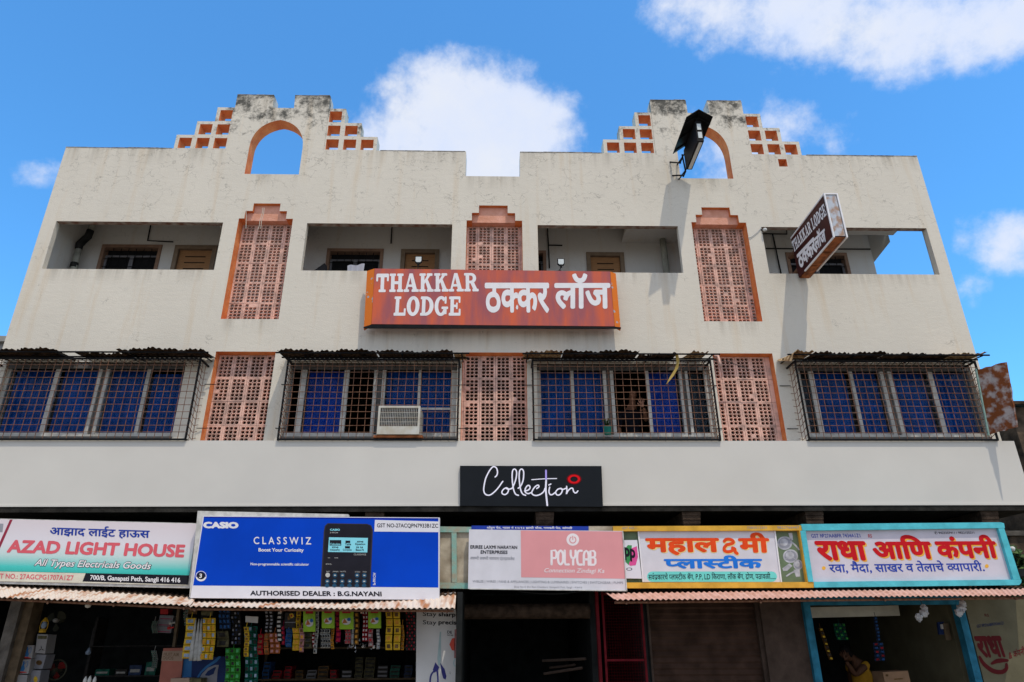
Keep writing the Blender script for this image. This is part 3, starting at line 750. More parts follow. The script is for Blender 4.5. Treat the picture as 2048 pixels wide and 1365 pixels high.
for (x0, x1), spec in zip(WIN, WSPEC):
    zb, zt = 4.362, 5.548; f = MB(); fw = .045; po = MB()
    po.box(x0+.002, x1-.002, .02, .055, zt-.10, zt-.002); f.box(x0+.001, x1-.001, .06, .16, zt-fw, zt-.001); f.box(x0+.001, x1-.001, .06, .16, zb, zb+fw)  # dark header strip stands in for hood shade and grime over the window
    panes = []
    for a, b2, k in spec:
        xa, xb = max(px2x(a), x0+.002), min(px2x(b2), x1-.002)
        if xb <= xa: continue
        if k == 'f': f.box(xa, xb, .07, .12, zb+fw, zt-fw)
        elif k == 'p':
            w_ = (xb-xa)*.3; f.box(xa, xa+w_, .06, .14, zb+fw, zt-fw); f.box(xb-w_, xb, .06, .14, zb+fw, zt-fw); po.box(xa+w_+.001, xb-w_-.001, .085, .13, zb+fw, zt-fw)
        else:
            f.box(xa, xb, .08, .11, zt-fw-.035, zt-fw); f.box(xa, xb, .08, .11, zb+fw, zb+fw+.03); panes.append((xa, xb, k))
    if WIN.index((x0, x1)) == 1: xa_, xb_ = px2x(842), px2x(901); f.box(xa_, xb_, .066, .079, 4.80, 4.835)
    fr = f.build('window', 'aluminium', B)
    po.build('window_post_shade_strip', 'dark_frame', fr)
    sb = MB(); sb.box(x0-.01, x1+.01, -.03, -.002, 4.235, 4.352); sb.build('sill', 'dark_frame', fr)
    for xa, xb, k in panes:
        if k in CUR:
            c = MB(); n = max(10, int((xb-xa)/.018)); ph = random.random()*6; vs = []
            ztop = zt-fw-.02 - (0.0 if k != 'd' else .06)
            for i in range(n+1):
                t = i/n; x = xa+(xb-xa)*t; fold = .022*math.sin(t*(xb-xa)*75+ph)+.012*math.sin(t*(xb-xa)*31+ph*2)
                for z, s in ((ztop, .5), ((zb+zt)/2, 1), (zb+.01, 1.25)): vs.append((x, .21+fold*s, z))
            c.add(vs, [(3*i+j, 3*i+3+j, 3*i+4+j, 3*i+1+j) for i in range(n) for j in range(2)])
            c.build('curtain', CUR[k], fr, smooth=True)
        if k != 'k':
            p = MB(); p.box(xa, xb, .094, .098, zb+fw+.03, zt-fw-.035); p.build('pane', 'window_glass', fr)
# smooth fascia band over the shops
m_ = MB(); m_.box(XL-.6, 7.70, -.30, -.001, 3.29, 4.215); m_.box(XL-.6, 7.70, -.31, -.301, 3.275, 3.30); m_.build('fascia_band', 'fascia', B)
m_ = MB(); m_.box(XL-.6, 7.69, -.298, 2.2, 3.20, 3.288); m_.build('soffit', 'soffit_dark', B)
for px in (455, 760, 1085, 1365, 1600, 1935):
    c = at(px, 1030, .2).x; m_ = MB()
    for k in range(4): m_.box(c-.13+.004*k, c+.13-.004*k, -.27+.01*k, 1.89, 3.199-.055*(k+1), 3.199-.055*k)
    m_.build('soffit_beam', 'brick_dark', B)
# ground floor: loft wall, shop ceilings, party walls and back walls
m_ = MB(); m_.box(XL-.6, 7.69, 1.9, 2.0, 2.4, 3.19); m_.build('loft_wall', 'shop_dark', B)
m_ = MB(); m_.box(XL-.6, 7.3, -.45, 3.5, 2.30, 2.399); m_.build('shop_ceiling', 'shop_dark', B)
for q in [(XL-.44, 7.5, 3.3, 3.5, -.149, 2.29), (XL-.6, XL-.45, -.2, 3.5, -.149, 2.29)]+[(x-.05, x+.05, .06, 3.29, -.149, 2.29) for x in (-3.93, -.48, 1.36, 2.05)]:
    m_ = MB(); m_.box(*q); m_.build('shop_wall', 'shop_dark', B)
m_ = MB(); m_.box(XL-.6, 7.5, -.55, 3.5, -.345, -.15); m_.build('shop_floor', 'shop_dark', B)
m_ = MB(); m_.box(-.475, -.41, -.72, .055, -.149, 2.12); m_.build('sun_block_pier', 'shop_dark', B)  # pier added to keep the sun off the scissors board
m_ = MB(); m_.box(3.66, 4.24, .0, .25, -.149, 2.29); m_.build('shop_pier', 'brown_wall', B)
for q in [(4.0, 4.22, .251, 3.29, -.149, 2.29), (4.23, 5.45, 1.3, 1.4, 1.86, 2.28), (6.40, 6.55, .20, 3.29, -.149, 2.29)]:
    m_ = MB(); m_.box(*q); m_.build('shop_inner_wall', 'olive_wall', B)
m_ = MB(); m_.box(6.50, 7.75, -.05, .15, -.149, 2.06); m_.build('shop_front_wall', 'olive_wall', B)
# ------------------------------------------------------------------ signs
def zm(x0, y0, s): return lambda x, y: (x0+x/s, y0+y/s)
def signthing(name, label, quad, Y, group=None, cat='sign'):
    c = at((quad[2][0]+quad[3][0])/2, (quad[2][1]+quad[3][1])/2, Y)
    return thing(name, label, cat, c, group)
def pts(fn, *q): return [fn(x, y) for x, y in q]
# big lodge board on the facade
Y = -.24
q = [(749.5, 537.5), (1220, 543.5), (1229, 653), (743, 648.5)]
T = signthing('lodge_sign', 'wide reddish wood print board with white lodge name bolted across the middle of the facade', q, Y)
m_ = MB(); pxpanel(m_, q, Y, .02); m_.build('panel', 'wood_print', T)
for a, b_ in (([(733, 539.5), (749, 537.5), (742.5, 649), (726.5, 656)], 1), ([(1220.5, 543.5), (1232.5, 544.5), (1242.5, 656.5), (1229.5, 653)], 0)):
    A = [at(*p, Y) for p in a]
    for k in ((0, 3) if b_ else (1, 2)): A[k].y = -.19
    m_ = MB(); m_.hexa(A, [p+Vector((0, .06, 0)) for p in A])
    m_.build('side_panel', 'orange_rust', T)
m_ = MB(); a = [at(*p, Y) for p in [(727, 654.5), (743, 649.3), (1229, 653.8), (1242, 655), (1242, 657.5), (727, 656.5)]]; m_.hexa(a, [p+Vector((0, .02, 0)) for p in a]); m_.build('bottom_rail', 'black_steel', T)
m_ = MB()
slab_letters(m_, 'THAKKAR', [(753, 548), (956, 546.5), (751.5, 585)], Y, 0); slab_letters(m_, 'LODGE', [(789.5, 593.5), (923, 593.5), (787, 632)], Y, 0)
L_THK = ['ठ', ('half', 'क', .80), 'कर']
write(m_, L_THK, (969.5, 566), (1098, 566), (969, 627), Y, 0, bold=.03)
write(m_, 'लॉज', (1109, 547), (1220, 547), (1108, 619), Y, 0, bold=.032)
m_.build('lettering', 'white_paint', T)
for px in (760, 900, 1080, 1215):
    m_ = MB(); c = at(px, 600, Y); m_.rod((c.x, -.001, 6.6), (c.x, Y+.021, 6.6), .02); m_.build('bracket', 'black_steel', T)
# projecting lodge sign
X0, X1, Ya, Yb, Za, Zb = 5.065, 5.263, -1.365, -.07, 7.055, 7.85
T = thing('projecting_sign', 'dark brown lodge sign box projecting edge on from the right balcony', 'sign', (X0+.1, Yb, Za))
m_ = MB(); m_.box(X0, X1, Ya+.02, Yb, Za+.02, Zb-.01); m_.build('panel', 'wood_dark', T)
m_ = MB(); m_.box(X0+.02, X1-.02, Ya+.012, Ya+.0195, Za+.03, Zb-.02); m_.build('end_plate', 'zinc', T)
for k in range(3): m_ = MB(); m_.box(X0+.022, X1-.022, Ya+.03+k*.43, Ya+.03+k*.43+.405, Za+.008, Za+.0195); m_.build('bottom_plate', 'rust_plate', T)
m_ = MB(); e = .022
for x in (X0, X1):
    m_.box(x-e*.5, x+e*.5, Ya, Ya+e, Za, Zb); m_.box(x-e*.5, x+e*.5, Ya+e, Yb-.25, Za, Za+e); m_.box(x-e*.5, x+e*.5, Ya+e, Yb, Zb-e, Zb)
m_.box(X0+e*.5, X1-e*.5, Ya, Ya+.011, Zb-e, Zb)
m_.build('trim', 'white_paint', T)
m_ = MB(); z7 = zm(1320, 200, 3.7925)
slab_letters(m_, 'THAKKAR LODGE', [z7(998, 1078), z7(1243, 785), z7(1017, 1158)], X0, 0, axis='X')
write(m_, L_THK, z7(1036, 1178), z7(1166, 1038), z7(1064, 1288), X0, 0, bold=.045, axis='X')
write(m_, 'लॉज', z7(1163, 1020), z7(1243, 938), z7(1182, 1150), X0, 0, bold=.04, axis='X')
m_.build('lettering', 'white_paint', T)
for z in (7.3, 7.65): m_ = MB(); m_.box(X0+.07, X1-.07, Yb+.001, .30, z, z+.04); m_.build('bracket', 'rust_bar', T)
# black roofed light box high by the right arch
zb = zm(1320, 200, 7.583)
T = thing('roofed_light_box', 'black light box under a small pitched roof projecting beside the right arch', 'light box', (3.38, -.3, 9.05))
x0, x1 = 3.325, 3.43
m_ = MB(); m_.box(x0, x1, -1.05, -.30, 9.09, 9.50); m_.build('box', 'black_steel', T)
for z in (9.15, 9.32): m_ = MB(); m_.box(x0+.02, x1-.02, -1.058, -1.0505, z, z+.125); m_.build('end_window', 'lens_pale', T)
m_ = MB(); m_.box(x0+.03, x1-.02, -1.02, -.33, 9.081, 9.0895); m_.build('underside_tube', 'lens_pale', T)
m_ = MB(); yf, yb = -1.16, -.22; rz = 9.72; xm = 3.378
L = [at(*zb(400, 268), yf), at(*zb(200, 835), yb)]; R_ = [at(*zb(803, 262), yf), at(*zb(700, 570), yb)]
r1, r2 = Vector((xm, yf, L[0].z+.17)), Vector((xm, yb, L[0].z+.17))
for S in (L, R_):
    a = [r1, r2, Vector((S[0].x, yb, S[0].z)), Vector((S[0].x, yf, S[0].z))]
    n_ = Vector((0, 0, .012)); m_.hexa(a, [p+n_ for p in a])
m_.build('roof', 'black_steel', T)
m_ = MB()
for y in (-1.0, -.65, -.32):
    for S in (L, R_): m_.rod((xm, y, r1.z-.012), (S[0].x, y, S[0].z-.012), .012)
    m_.rod((xm, y, 9.5), (xm, y, r1.z-.01), .014)
m_.build('roof_rib', 'black_steel', T)
m_ = MB()
for (p, pY), (s, sY) in (((zb(150, 945), 0), (zb(312, 960), -.22)), ((zb(190, 1150), 0), (zb(348, 1145), -.22)), ((zb(335, 830), -.25), (zb(383, 1060), -.28)), ((zb(350, 1170), -.22), (zb(392, 1078), -.32)), ((zb(305, 955), -.22), (zb(345, 860), -.25))):
    m_ = MB(); m_.rod(at(*p, pY), at(*s, sY), .014); m_.build('bracket_rod', 'black_steel', T)
m_ = MB(); m_.rod((3.345, -.30, 9.12), (3.27, .02, 9.10), .012); m_.build('bracket_rod', 'black_steel', T)
m_ = MB(); m_.rod((3.345, -.30, 9.45), (3.27, .02, 9.42), .012); m_.build('bracket_rod', 'black_steel', T)
# Collection sign on the fascia
Y = -.345; q = [(920, 932), (1203, 932.5), (1206, 1014), (920, 1012)]
T = signthing('collection_sign', 'black sign with white handwritten script and a red ring on the fascia', q, Y)
m_ = MB(); pxpanel(m_, q, Y, .035); m_.build('panel', 'collection_black', T)
zc = zm(900, 910, 6.4); m_ = MB()
SCR = [[(578,285),(600,262),(608,220),(595,172),(562,152),(530,172),(490,232),(455,310),(436,400),(432,455),(446,498),(480,518),(520,512),(570,475),(620,420),(655,370),(675,342)],
 [(722,422),(688,440),(664,475),(674,502),(705,510),(735,490),(748,455),(738,430),(720,430),(740,441),(775,438),(800,425)],
 [(800,425),(835,340),(852,260),(848,205),(825,184),(802,205),(795,270),(800,360),(815,450),(840,505),(876,520)],
 [(872,430),(905,400),(935,330),(943,250),(938,203),(915,184),(892,205),(885,270),(890,360),(905,450),(930,502),(968,520)],
 [(955,466),(1005,450),(1025,420),(1010,393),(985,402),(963,440),(966,480),(1000,498),(1042,484)],
 [(1110,433),(1138,410),(1126,389),(1090,410),(1060,450),(1046,490),(1070,516),(1110,522),(1160,505),(1200,470),(1216,430)],
 [(1275,415),(1266,470),(1280,508),(1310,510),(1350,480)], [(1265,388),(1290,376)],
 [(1420,432),(1382,442),(1352,480),(1368,513),(1400,514),(1430,482),(1436,442),(1412,430),(1440,446),(1482,430)],
 [(1492,405),(1496,450),(1490,500),(1512,460),(1545,431),(1570,432),(1582,470),(1600,489),(1620,484),(1636,464)]]
for s in SCR: pxstroke(m_, pts(zc, *s), 2.6, Y, 0, .012)
pxstroke(m_, pts(zc, (1230,330),(1226,450),(1236,560),(1245,648)), 3.4, Y, 0, .012); pxstroke(m_, pts(zc, (1046,320),(1200,309),(1365,305)), 1.7, Y, 0, .012); pxstroke(m_, pts(zc, (1228,202),(1230,330)), 3.4, Y, 1, .012)
m_.build('lettering', ['lilac_white', 'lilac'], T)
m_ = MB(); c = zc(1587, 313); pxellipse(m_, c[0], c[1], 14.5, 10.3, Y, 0, .010, 36, inner=.84); pxellipse(m_, c[0], c[1], 12.2, 8.7, Y, 1, .013, 36, inner=.62); m_.build('red_ring', ['red_ring_dark', 'red_ring'], T)
# light house banner
Y = -.62; q = [(-70, 1036), (397, 1047), (380, 1177), (-92, 1166)]
za = zm(0, 980, 3.0118)
T = signthing('shop_banner', 'white and turquoise electrical shop banner with large red lettering at far left', q, Y)
m_ = MB(); pxpanel(m_, q, Y+.012, .09); m_.build('frame', 'sign_frame', T)
m_ = MB(); a = [at(*p, Y) for p in [(-68, 1037.5), (394, 1048.5), (378, 1151), (-85, 1141)]]; m_.hexa(a, [p+Vector((0, .011, 0)) for p in a]); m_.build('print', 'banner_print', T)
m_ = MB(); pxpoly(m_, [(-85, 1141.5), (378, 1151.5), (376, 1171), (-88, 1161)], Y, 0, 0); m_.build('footer', 'cream', T)
m_ = MB(); pxpoly(m_, [(171.5, 1147), (378, 1151.5), (376, 1170), (165, 1163.5)], Y, 0, .003); m_.build('address_strip', 'ink', T)
m_ = MB(); pxpoly(m_, [(20, 1039.5), (25.5, 1039.6), (-3, 1104), (-9, 1104)], Y, 0, .003); pxpoly(m_, [(-15, 1047), (7, 1048), (5, 1065), (-17, 1064)], Y, 1, .003); m_.build('stripe', ['maroon', 'grey_text'], T)
m_ = MB()
write(m_, 'आझाद लाईट हाऊस', (101, 1049.5), (300, 1056), (99, 1073), Y, 1, bold=.025, depth=.006)
write(m_, 'AZAD LIGHT HOUSE', (16, 1079.5), (371, 1089.5), (13, 1106), Y, 0, bold=.045, shear=.12, depth=.006)
write(m_, 'All Types Electricals Goods', (69, 1117), (304, 1124.5), (67, 1137), Y, 2, bold=.06, shear=.3, depth=.006)
write(m_, 'All Types Electricals Goods', (70.2, 1118), (302.8, 1125.5), (68.2, 1136), Y, 3, bold=.018, shear=.3, depth=.010)
write(m_, '700/B, Ganapati Peth, Sangli 416 416', (181, 1150.5), (361, 1156), (180, 1163), Y, 3, bold=.025, depth=.007)
write(m_, 'GST NO.: 27AGCPG1707A1Z7', (-14, 1147), (147.5, 1151.2), (-15, 1157), Y, 4, bold=.012, depth=.006)
m_.build('lettering', ['azad_red', 'azad_blue', 'ink', 'white_paint', 'azad_red'], T)
# calculator advert sign
Y = -.80; zk = zm(380, 1010, 3.7926); q = pts(zk, (98, 84), (1893, 97), (1890, 721), (3, 707))
T = signthing('calculator_sign', 'bright blue sign picturing a black calculator above the left snack shop', q, Y)
m_ = MB(); pxpanel(m_, q, Y, .10); m_.build('panel', 'white_vinyl', T)
m_ = MB(); a = [at(*zk(*p), Y+.02) for p in [(58, 46), (1200, 72), (1200, 90), (98, 84), (3, 707), (-6, 700)]]
m_.hexa(a, [p+Vector((0, .09, 0)) for p in a]); m_.build('frame', 'sign_frame', T)
m_ = MB(); pxpoly(m_, pts(zk, (106, 90), (1884, 102), (1884, 628), (24, 612)), Y, 0, .003); pxpoly(m_, pts(zk, (106, 90), (1884, 102), (1884, 113), (104, 99)), Y, 1, .005); m_.build('blue_field', ['casio_blue', 'casio_deep'], T)
m_ = MB(); pxpoly(m_, pts(zk, (1403, 115), (1884, 127), (1884, 208), (1398, 203)), Y, 0, .006); m_.build('tax_number_panel', 'white_vinyl', T)
m_ = MB()
pxpoly(m_, pts(zk, (1045, 140), (1345, 145), (1374, 156), (1388, 190), (1370, 627), (990, 621), (1015, 200), (1023, 160)), Y, 1, .006)
pxpoly(m_, pts(zk, (1050, 146), (1342, 151), (1366, 160), (1378, 190), (1360, 626.5), (1001, 621), (1025, 200), (1031, 164)), Y, 0, .008)
pxpoly(m_, pts(zk, (1055, 247), (1350, 252), (1345, 362), (1047, 358)), Y, 2, .010)
for cx, cy, mi in [(1045, 533, 4), (1100, 535, 3), (1157, 535, 3), (1268, 535, 3), (1323, 536, 3)]+[(x, 581, 3) for x in (1042, 1098, 1155, 1212, 1267, 1322)]+[(x, 613, 3) for x in (1040, 1096, 1153, 1210, 1266, 1321)]:
    c = zk(cx, cy); pxellipse(m_, c[0], c[1], 4.6, 4.6 if cy < 600 else 3.6, Y, mi, .010, 14)
    if mi == 3 and cy < 600: pxpoly(m_, [(c[0]-2, c[1]-1.2), (c[0]+2, c[1]-1.2), (c[0]+2, c[1]+1.2), (c[0]-2, c[1]+1.2)], Y, 4, .012)
for x, y, w, h, mi in ((1060, 268, 88, 42, 0), (1180, 272, 36, 18, 0), (1176, 314, 38, 18, 0)): pxpoly(m_, pts(zk, (x, y), (x+w, y), (x+w, y+h), (x, y+h)), Y, mi, .0115)
wr = lambda s, x0, x1, y0, y1, mi, b=.02, d=.012: write(m_, s, zk(x0, y0), zk(x1, y0+(x1-x0)*.007), zk(x0, y1), Y, mi, bold=b, depth=d)
wr('Calculate', 1065, 1142, 290, 306, 5); wr('Table', 1176, 1222, 290, 308, 0); wr('Equation', 1255, 1330, 290, 310, 0); wr('Inequality', 1063, 1138, 334, 352, 0); wr('Complex', 1160, 1228, 334, 352, 0); wr('Base-N', 1258, 1318, 334, 350, 0)
wr('XY=0', 1266, 1315, 274, 288, 0, .05); wr('XY>0', 1076, 1126, 316, 330, 0, .05); wr('10 16', 1262, 1312, 316, 330, 0, .05)
wr('CASIO', 1062, 1138, 182, 197, 5, .05); wr('fx-991CW', 1062, 1124, 206, 217, 4, .01); wr('CLASSWIZ', 1243, 1337, 371, 383, 4, .0)
wr('ON', 1046, 1062, 399, 407, 4, 0); wr('HOME', 1096, 1124, 399, 407, 4, 0); wr('SETTINGS', 1030, 1074, 446, 455, 4, 0)
wr('SHIFT', 1034, 1062, 502, 511, 4, 0); wr('VARIABLE', 1082, 1126, 502, 511, 4, 0); wr('FUNCTION', 1138, 1182, 502, 511, 4, 0); wr('CATALOG', 1250, 1290, 504, 513, 4, 0); wr('TOOLS', 1310, 1340, 504, 513, 4, 0)
m_.build('calculator_picture', ['calc_body', 'calc_edge', 'lcd', 'key_blue', 'key_grey', 'lcd'], T)
m_ = MB()
wr('CASIO', 100, 368, 129, 179, 0, .075, .006); wr('C L A S S W I Z', 483, 918, 243, 299, 0, .012, .006); wr('Boost Your Curiosity', 520, 862, 328, 363, 0, .028, .006); wr('Non-programmable scientific calculator', 460, 902, 439, 465, 0, .02, .006)
wr('AUTHORISED DEALER : B.G.NAYANI', 457, 1452, 651, 688, 1, .03, .006); wr('GST NO-27ACQPN7933B1ZC', 1418, 1882, 141, 177, 1, .015, .009)
write(m_, 'fx-991CW', zk(1387, 610), zk(1389, 515), zk(1408, 610), Y, 0, bold=.02, depth=.007)
c = zk(84, 541); pxellipse(m_, c[0], c[1], 10.8, 10.3, Y, 0, .006, 28, inner=.90); pxellipse(m_, c[0], c[1]+.5, 10.6, 10, Y, 0, .0075, 28, inner=.62, a0=.15, a1=math.pi-.15); pxellipse(m_, c[0], c[1]-.8, 8.4, 7.4, Y, 1, .009, 24); write(m_, '3', (c[0]-3, c[1]-5), (c[0]+2.5, c[1]-5), (c[0]-4, c[1]+4), Y, 0, bold=.03, depth=.011)
m_.build('lettering', ['white_paint', 'ink'], T)
# old plaster board with peeling teal trim between the signs
Y = -.58; z3 = zm(840, 1010, 3.846)
T = signthing('sign_board', 'peeling old plaster board with teal trims between the blue and pink signs', pts(z3, (120, 165), (400, 168), (400, 645), (120, 645)), Y, cat='board')
m_ = MB(); pxpanel(m_, pts(z3, (90, 166), (420, 170), (420, 648), (90, 642)), Y, .08); m_.build('panel', 'old_plaster', T)
for nm, qd in (('trim', [(90, 166), (400, 170), (400, 212), (90, 210)]), ('trim', [(90, 598), (400, 600), (400, 646), (90, 642)]), ('upright', [(243, 213), (281, 213), (283, 597), (246, 597)])):
    m_ = MB(); pxpanel(m_, pts(z3, *qd), Y-.03, .029); m_.build(nm, 'teal_trim', T)
# pink wiring sign
Y = -.70; q = [(938, 1059.3), (1246, 1062.5), (1254.5, 1182.5), (936, 1178)]
T = signthing('wiring_sign', 'white sign with a large faded pink panel and rounded white letters', q, Y)
m_ = MB(); pxpanel(m_, q, Y, .06); m_.build('panel', 'white_sign', T)
m_ = MB(); pxpoly(m_, pts(z3, (775, 197), (1556, 206), (1578, 569), (778, 558)), Y, 0, .003); m_.build('pink_field', 'polycab_pink', T)
m_ = MB()
for a in ([(1556, 200), (1563, 200), (1594, 663), (1586, 663)], [(380, 643), (1590, 657), (1592, 665), (380, 650)]): pxpanel(m_, pts(z3, *a), Y-.012, .011)
m_.build('frame', 'sign_frame', T)
m_ = MB()
w3 = lambda s, x0, x1, y0, y1, mi, b=.02, d=.006, sh=0., tilt=.01: write(m_, s, z3(x0, y0), z3(x1, y0+(x1-x0)*tilt), z3(x0-1, y1), Y, mi, bold=b, depth=d, shear=sh)
w3('ERIREE LAXMI NARAYAN', 388, 748, 311, 337, 0, .025); w3('ENTERPRISES', 467, 674, 350, 377, 0, .025)
write(m_, ['ल', ('half', 'क', .72), ('half', 'ष', .62), 'मी ल', ('half', 'क', .72), ('half', 'ष', .62), 'मी नारायण एंटरप', ('ra',), 'ायजेस'], z3(388, 392), z3(728, 398), z3(387, 426), Y, 1, bold=.008)
w3('WIBLES | WIRES | FANS & APPLIANCES | LIGHTING & LUMINAIRES | SWITCHES | SWITCHGEAR | PUMPS', 405, 1562, 579, 603, 1, .004); w3('Shop No-4, Shri Ram Chambers, Ganapathi Peth, Sangli - 416416', 725, 1247, 623, 643, 1, 0)
w3('Connection Zindagi Ka', 957, 1417, 487, 531, 2, .008, .007, .25)
PL = {'P': [[(0,1),(0,0),(.55,0),(.72,.12),(.72,.42),(.55,.55),(.3,.55)]], 'O': [[(.36,0),(.12,.1),(0,.3),(0,.7),(.12,.9),(.36,1),(.6,.9),(.72,.7),(.72,.3),(.6,.1),(.36,0)]], 'L': [[(0,0),(0,.8),(.12,1),(.6,1)]], 'Y': [[(0,0),(0,.3),(.14,.5),(.36,.55),(.58,.5),(.72,.3),(.72,0)],[(.36,.55),(.36,1)]],
      'C': [[(.66,0),(.3,0),(.08,.12),(0,.35),(0,.7),(.1,.92),(.3,1),(.66,1)]], 'A': [[(0,1),(0,.3),(.12,.08),(.36,0),(.6,.08),(.72,.3),(.72,1)],[(.05,.62),(.68,.62)]], 'B': [[(0,1),(0,0),(.5,0),(.68,.12),(.68,.36),(.5,.47),(.3,.47)],[(.3,.47),(.55,.47),(.74,.6),(.74,.88),(.55,1),(0,1)]]}
x = 1012
for ch in 'POLYCAB':
    for s in PL[ch]: pxstroke(m_, [z3(x+a*52, 352+b_*106+(x-1005)*.012) for a, b_ in s], 4.6, Y, 2, .007, curve=ch in 'OC')
    x += 50.5 if ch != 'L' else 46
c = z3(1175, 268); pxellipse(m_, c[0], c[1], 12.6, 12.4, Y, 2, .006, 32); pxellipse(m_, c[0], c[1]+.5, 7.2, 7.4, Y, 3, .009, 28, inner=.72, a0=-math.pi*.36, a1=math.pi*1.36); pxpoly(m_, [(c[0]-.9, c[1]-7.5), (c[0]+.9, c[1]-7.5), (c[0]+.9, c[1]+.5), (c[0]-.9, c[1]+.5)], Y, 3, .0095)
m_.build('lettering', ['ink', 'grey_text', 'pale_text', 'polycab_pink'], T)
# blue strip sign peeping out above the pink sign
Y = -.62; q = pts(z3, (396, 160), (1297, 166), (1297, 260), (396, 255))
T = signthing('strip_sign', 'narrow royal blue sign strip peeping out above the pink and white sign', q, Y)
m_ = MB(); pxpanel(m_, q, Y, .03); m_.build('panel', 'strip_blue', T)
m_ = MB(); write(m_, 'शोरूम पेठ, गाळा नं १२/१३ झाशी चौक, गणपती पेठ, सांगली', z3(515, 165), z3(1170, 168), z3(515, 190), Y, 0, bold=.015); m_.build('lettering', 'white_paint', T)
m_ = MB(); pxpanel(m_, pts(z3, (1298, 165), (1500, 165), (1500, 205), (1298, 205)), Y, .05); tag(m_.build('concrete_block', 'old_plaster'), 'mouldy patch of bare plaster between the blue strip and the mustard beam', 'wall')
# plastics shop sign
z4 = zm(1200, 1010, 3.846); z4b = zm(1280, 1050, 6.827); Y = -.62
T = signthing('plastics_shop_sign', 'white sign with red and blue Marathi lettering inside a mustard frame', pts(z4, (100, 160), (1555, 160), (1645, 640), (215, 640)), Y)
m_ = MB(); pxpanel(m_, pts(z4, (160, 190), (1545, 185), (1612, 612), (170, 612)), Y+.03, .06); m_.build('back_board', 'olive_green', T)
m_ = MB(); pxpanel(m_, pts(z4, (293, 204), (1345, 196), (1396, 594), (330, 594)), Y, .029); m_.build('panel', 'white_sign', T)
for nm, a in (('top_rail', [(100, 165), (1555, 158), (1560, 197), (102, 203)]), ('bottom_rail', [(205, 598), (1645, 594), (1648, 638), (208, 642)]), ('upright', [(1531, 198), (1548, 198), (1612, 593), (1594, 593)])):
    m_ = MB(); pxpanel(m_, pts(z4, *a), Y-.04, .07); m_.build(nm, 'mustard', T)
for (a, d) in (((295, 204), (332, 594)), ((1345, 196), (1396, 594))):
    m_ = MB(); pxpanel(m_, [z4(a[0]-5, a[1]), z4(a[0]+5, a[1]), z4(d[0]+5, d[1]), z4(d[0]-5, d[1])], Y-.012, .011)
    m_.build('edge_strip', 'white_paint', T)
m_ = MB(); r_ = []
for cx, a0, a1 in ((1800, -90, 90), (165, 90, 270)):
    for k in range(9):
        t = math.radians(a0+(a1-a0)*k/8); r_.append(z4b(cx+70*math.cos(t), 708+70*math.sin(t)))
pxpoly(m_, r_, Y, 0, .003); m_.build('text_panel', 'turquoise', T)
m_ = MB()
for dx, dy, mi, b, d in ((7, 9, 1, .062, .004), (0, 0, 0, .04, .009)):
    W = lambda s, TL, TR, BL, bb=b: write(m_, s, z4b(TL[0]+dx, TL[1]+dy), z4b(TR[0]+dx, TR[1]+dy), z4b(BL[0]+dx, BL[1]+dy), Y, mi, bold=bb, depth=d)
    W('महाल', (68, 182), (1075, 180), (85, 418)); W('मी', (1330, 105), (1752, 105), (1352, 383))
    for s in ([(1150, 225), (1170, 203), (1215, 198), (1262, 215), (1272, 245), (1235, 262), (1185, 272)], [(1185, 272), (1152, 310), (1152, 350), (1190, 368), (1240, 362), (1280, 335)], [(1262, 318), (1290, 330), (1300, 370), (1325, 392)]):
        pxstroke(m_, pts(z4b, *[(x+dx, y+dy) for x, y in s]), 6.3 if mi == 0 else 7.6, Y, mi, d+.001)
write(m_, [('half', 'प', .70), 'ला', ('half', 'स', .72), 'टीक'], z4b(318, 418), z4b(1658, 416), z4b(330, 600), Y, 2, bold=.04, depth=.009)
write(m_, ['सव', ('reph',), 'प', ('ra',), 'कारचे ', ('half', 'प', .7), 'ला', ('half', 'स', .72), 'टीक बॅग, P.P, LD िकराणा, लॉक बॅग, द', ('ra',), 'ोण, पत', ('ra',), 'ावळी.....'], z4b(112, 655), z4b(1845, 646), z4b(114, 762), Y, 3, bold=.008, depth=.006)
m_.build('lettering', ['maha_red', 'maha_yellow', 'maha_blue', 'ink'], T)
m_ = MB(); Yt = Y-.04
write(m_, 'GST NO –', z4(170, 170), z4(285, 168), z4(170, 188), Yt, 0, bold=.01, depth=.004); write(m_, '7385012301', z4(1130, 167), z4(1282, 166), z4(1131, 186), Yt, 0, bold=.0, depth=.004); write(m_, '9822766447', z4(1362, 165), z4(1532, 164), z4(1363, 185), Yt, 0, bold=.0, depth=.004)
m_.build('rail_lettering', ['grey_text'], T)
m_ = MB(); zz = z4
for cx, cy, rx, ry in ((1420, 295, 58, 52), (1465, 395, 58, 52), (1523, 462, 36, 40)):
    c = zz(cx, cy); pxellipse(m_, c[0], c[1], rx/3.846, ry/3.846, Y+.03, 0, .004); pxellipse(m_, c[0], c[1], rx/3.846*.8, ry/3.846*.8, Y+.03, 1, .006); pxellipse(m_, c[0]-1.5, c[1]-1.5, rx/3.846*.55, ry/3.846*.55, Y+.03, 0, .008)
pxpoly(m_, pts(zz, (1448, 218), (1478, 216), (1485, 272), (1465, 276)), Y+.03, 0, .004); pxstroke(m_, pts(zz, (1478, 290), (1510, 320), (1530, 345)), 3, Y+.03, 0, .005)
pxpoly(m_, pts(zz, (1402, 490), (1455, 450), (1480, 470), (1440, 508), (1408, 508)), Y+.03, 0, .005); pxpoly(m_, pts(zz, (1488, 500), (1535, 495), (1540, 552), (1508, 556)), Y+.03, 0, .005); pxstroke(m_, pts(zz, (1435, 548), (1480, 520), (1530, 505)), 3, Y+.03, 0, .007)
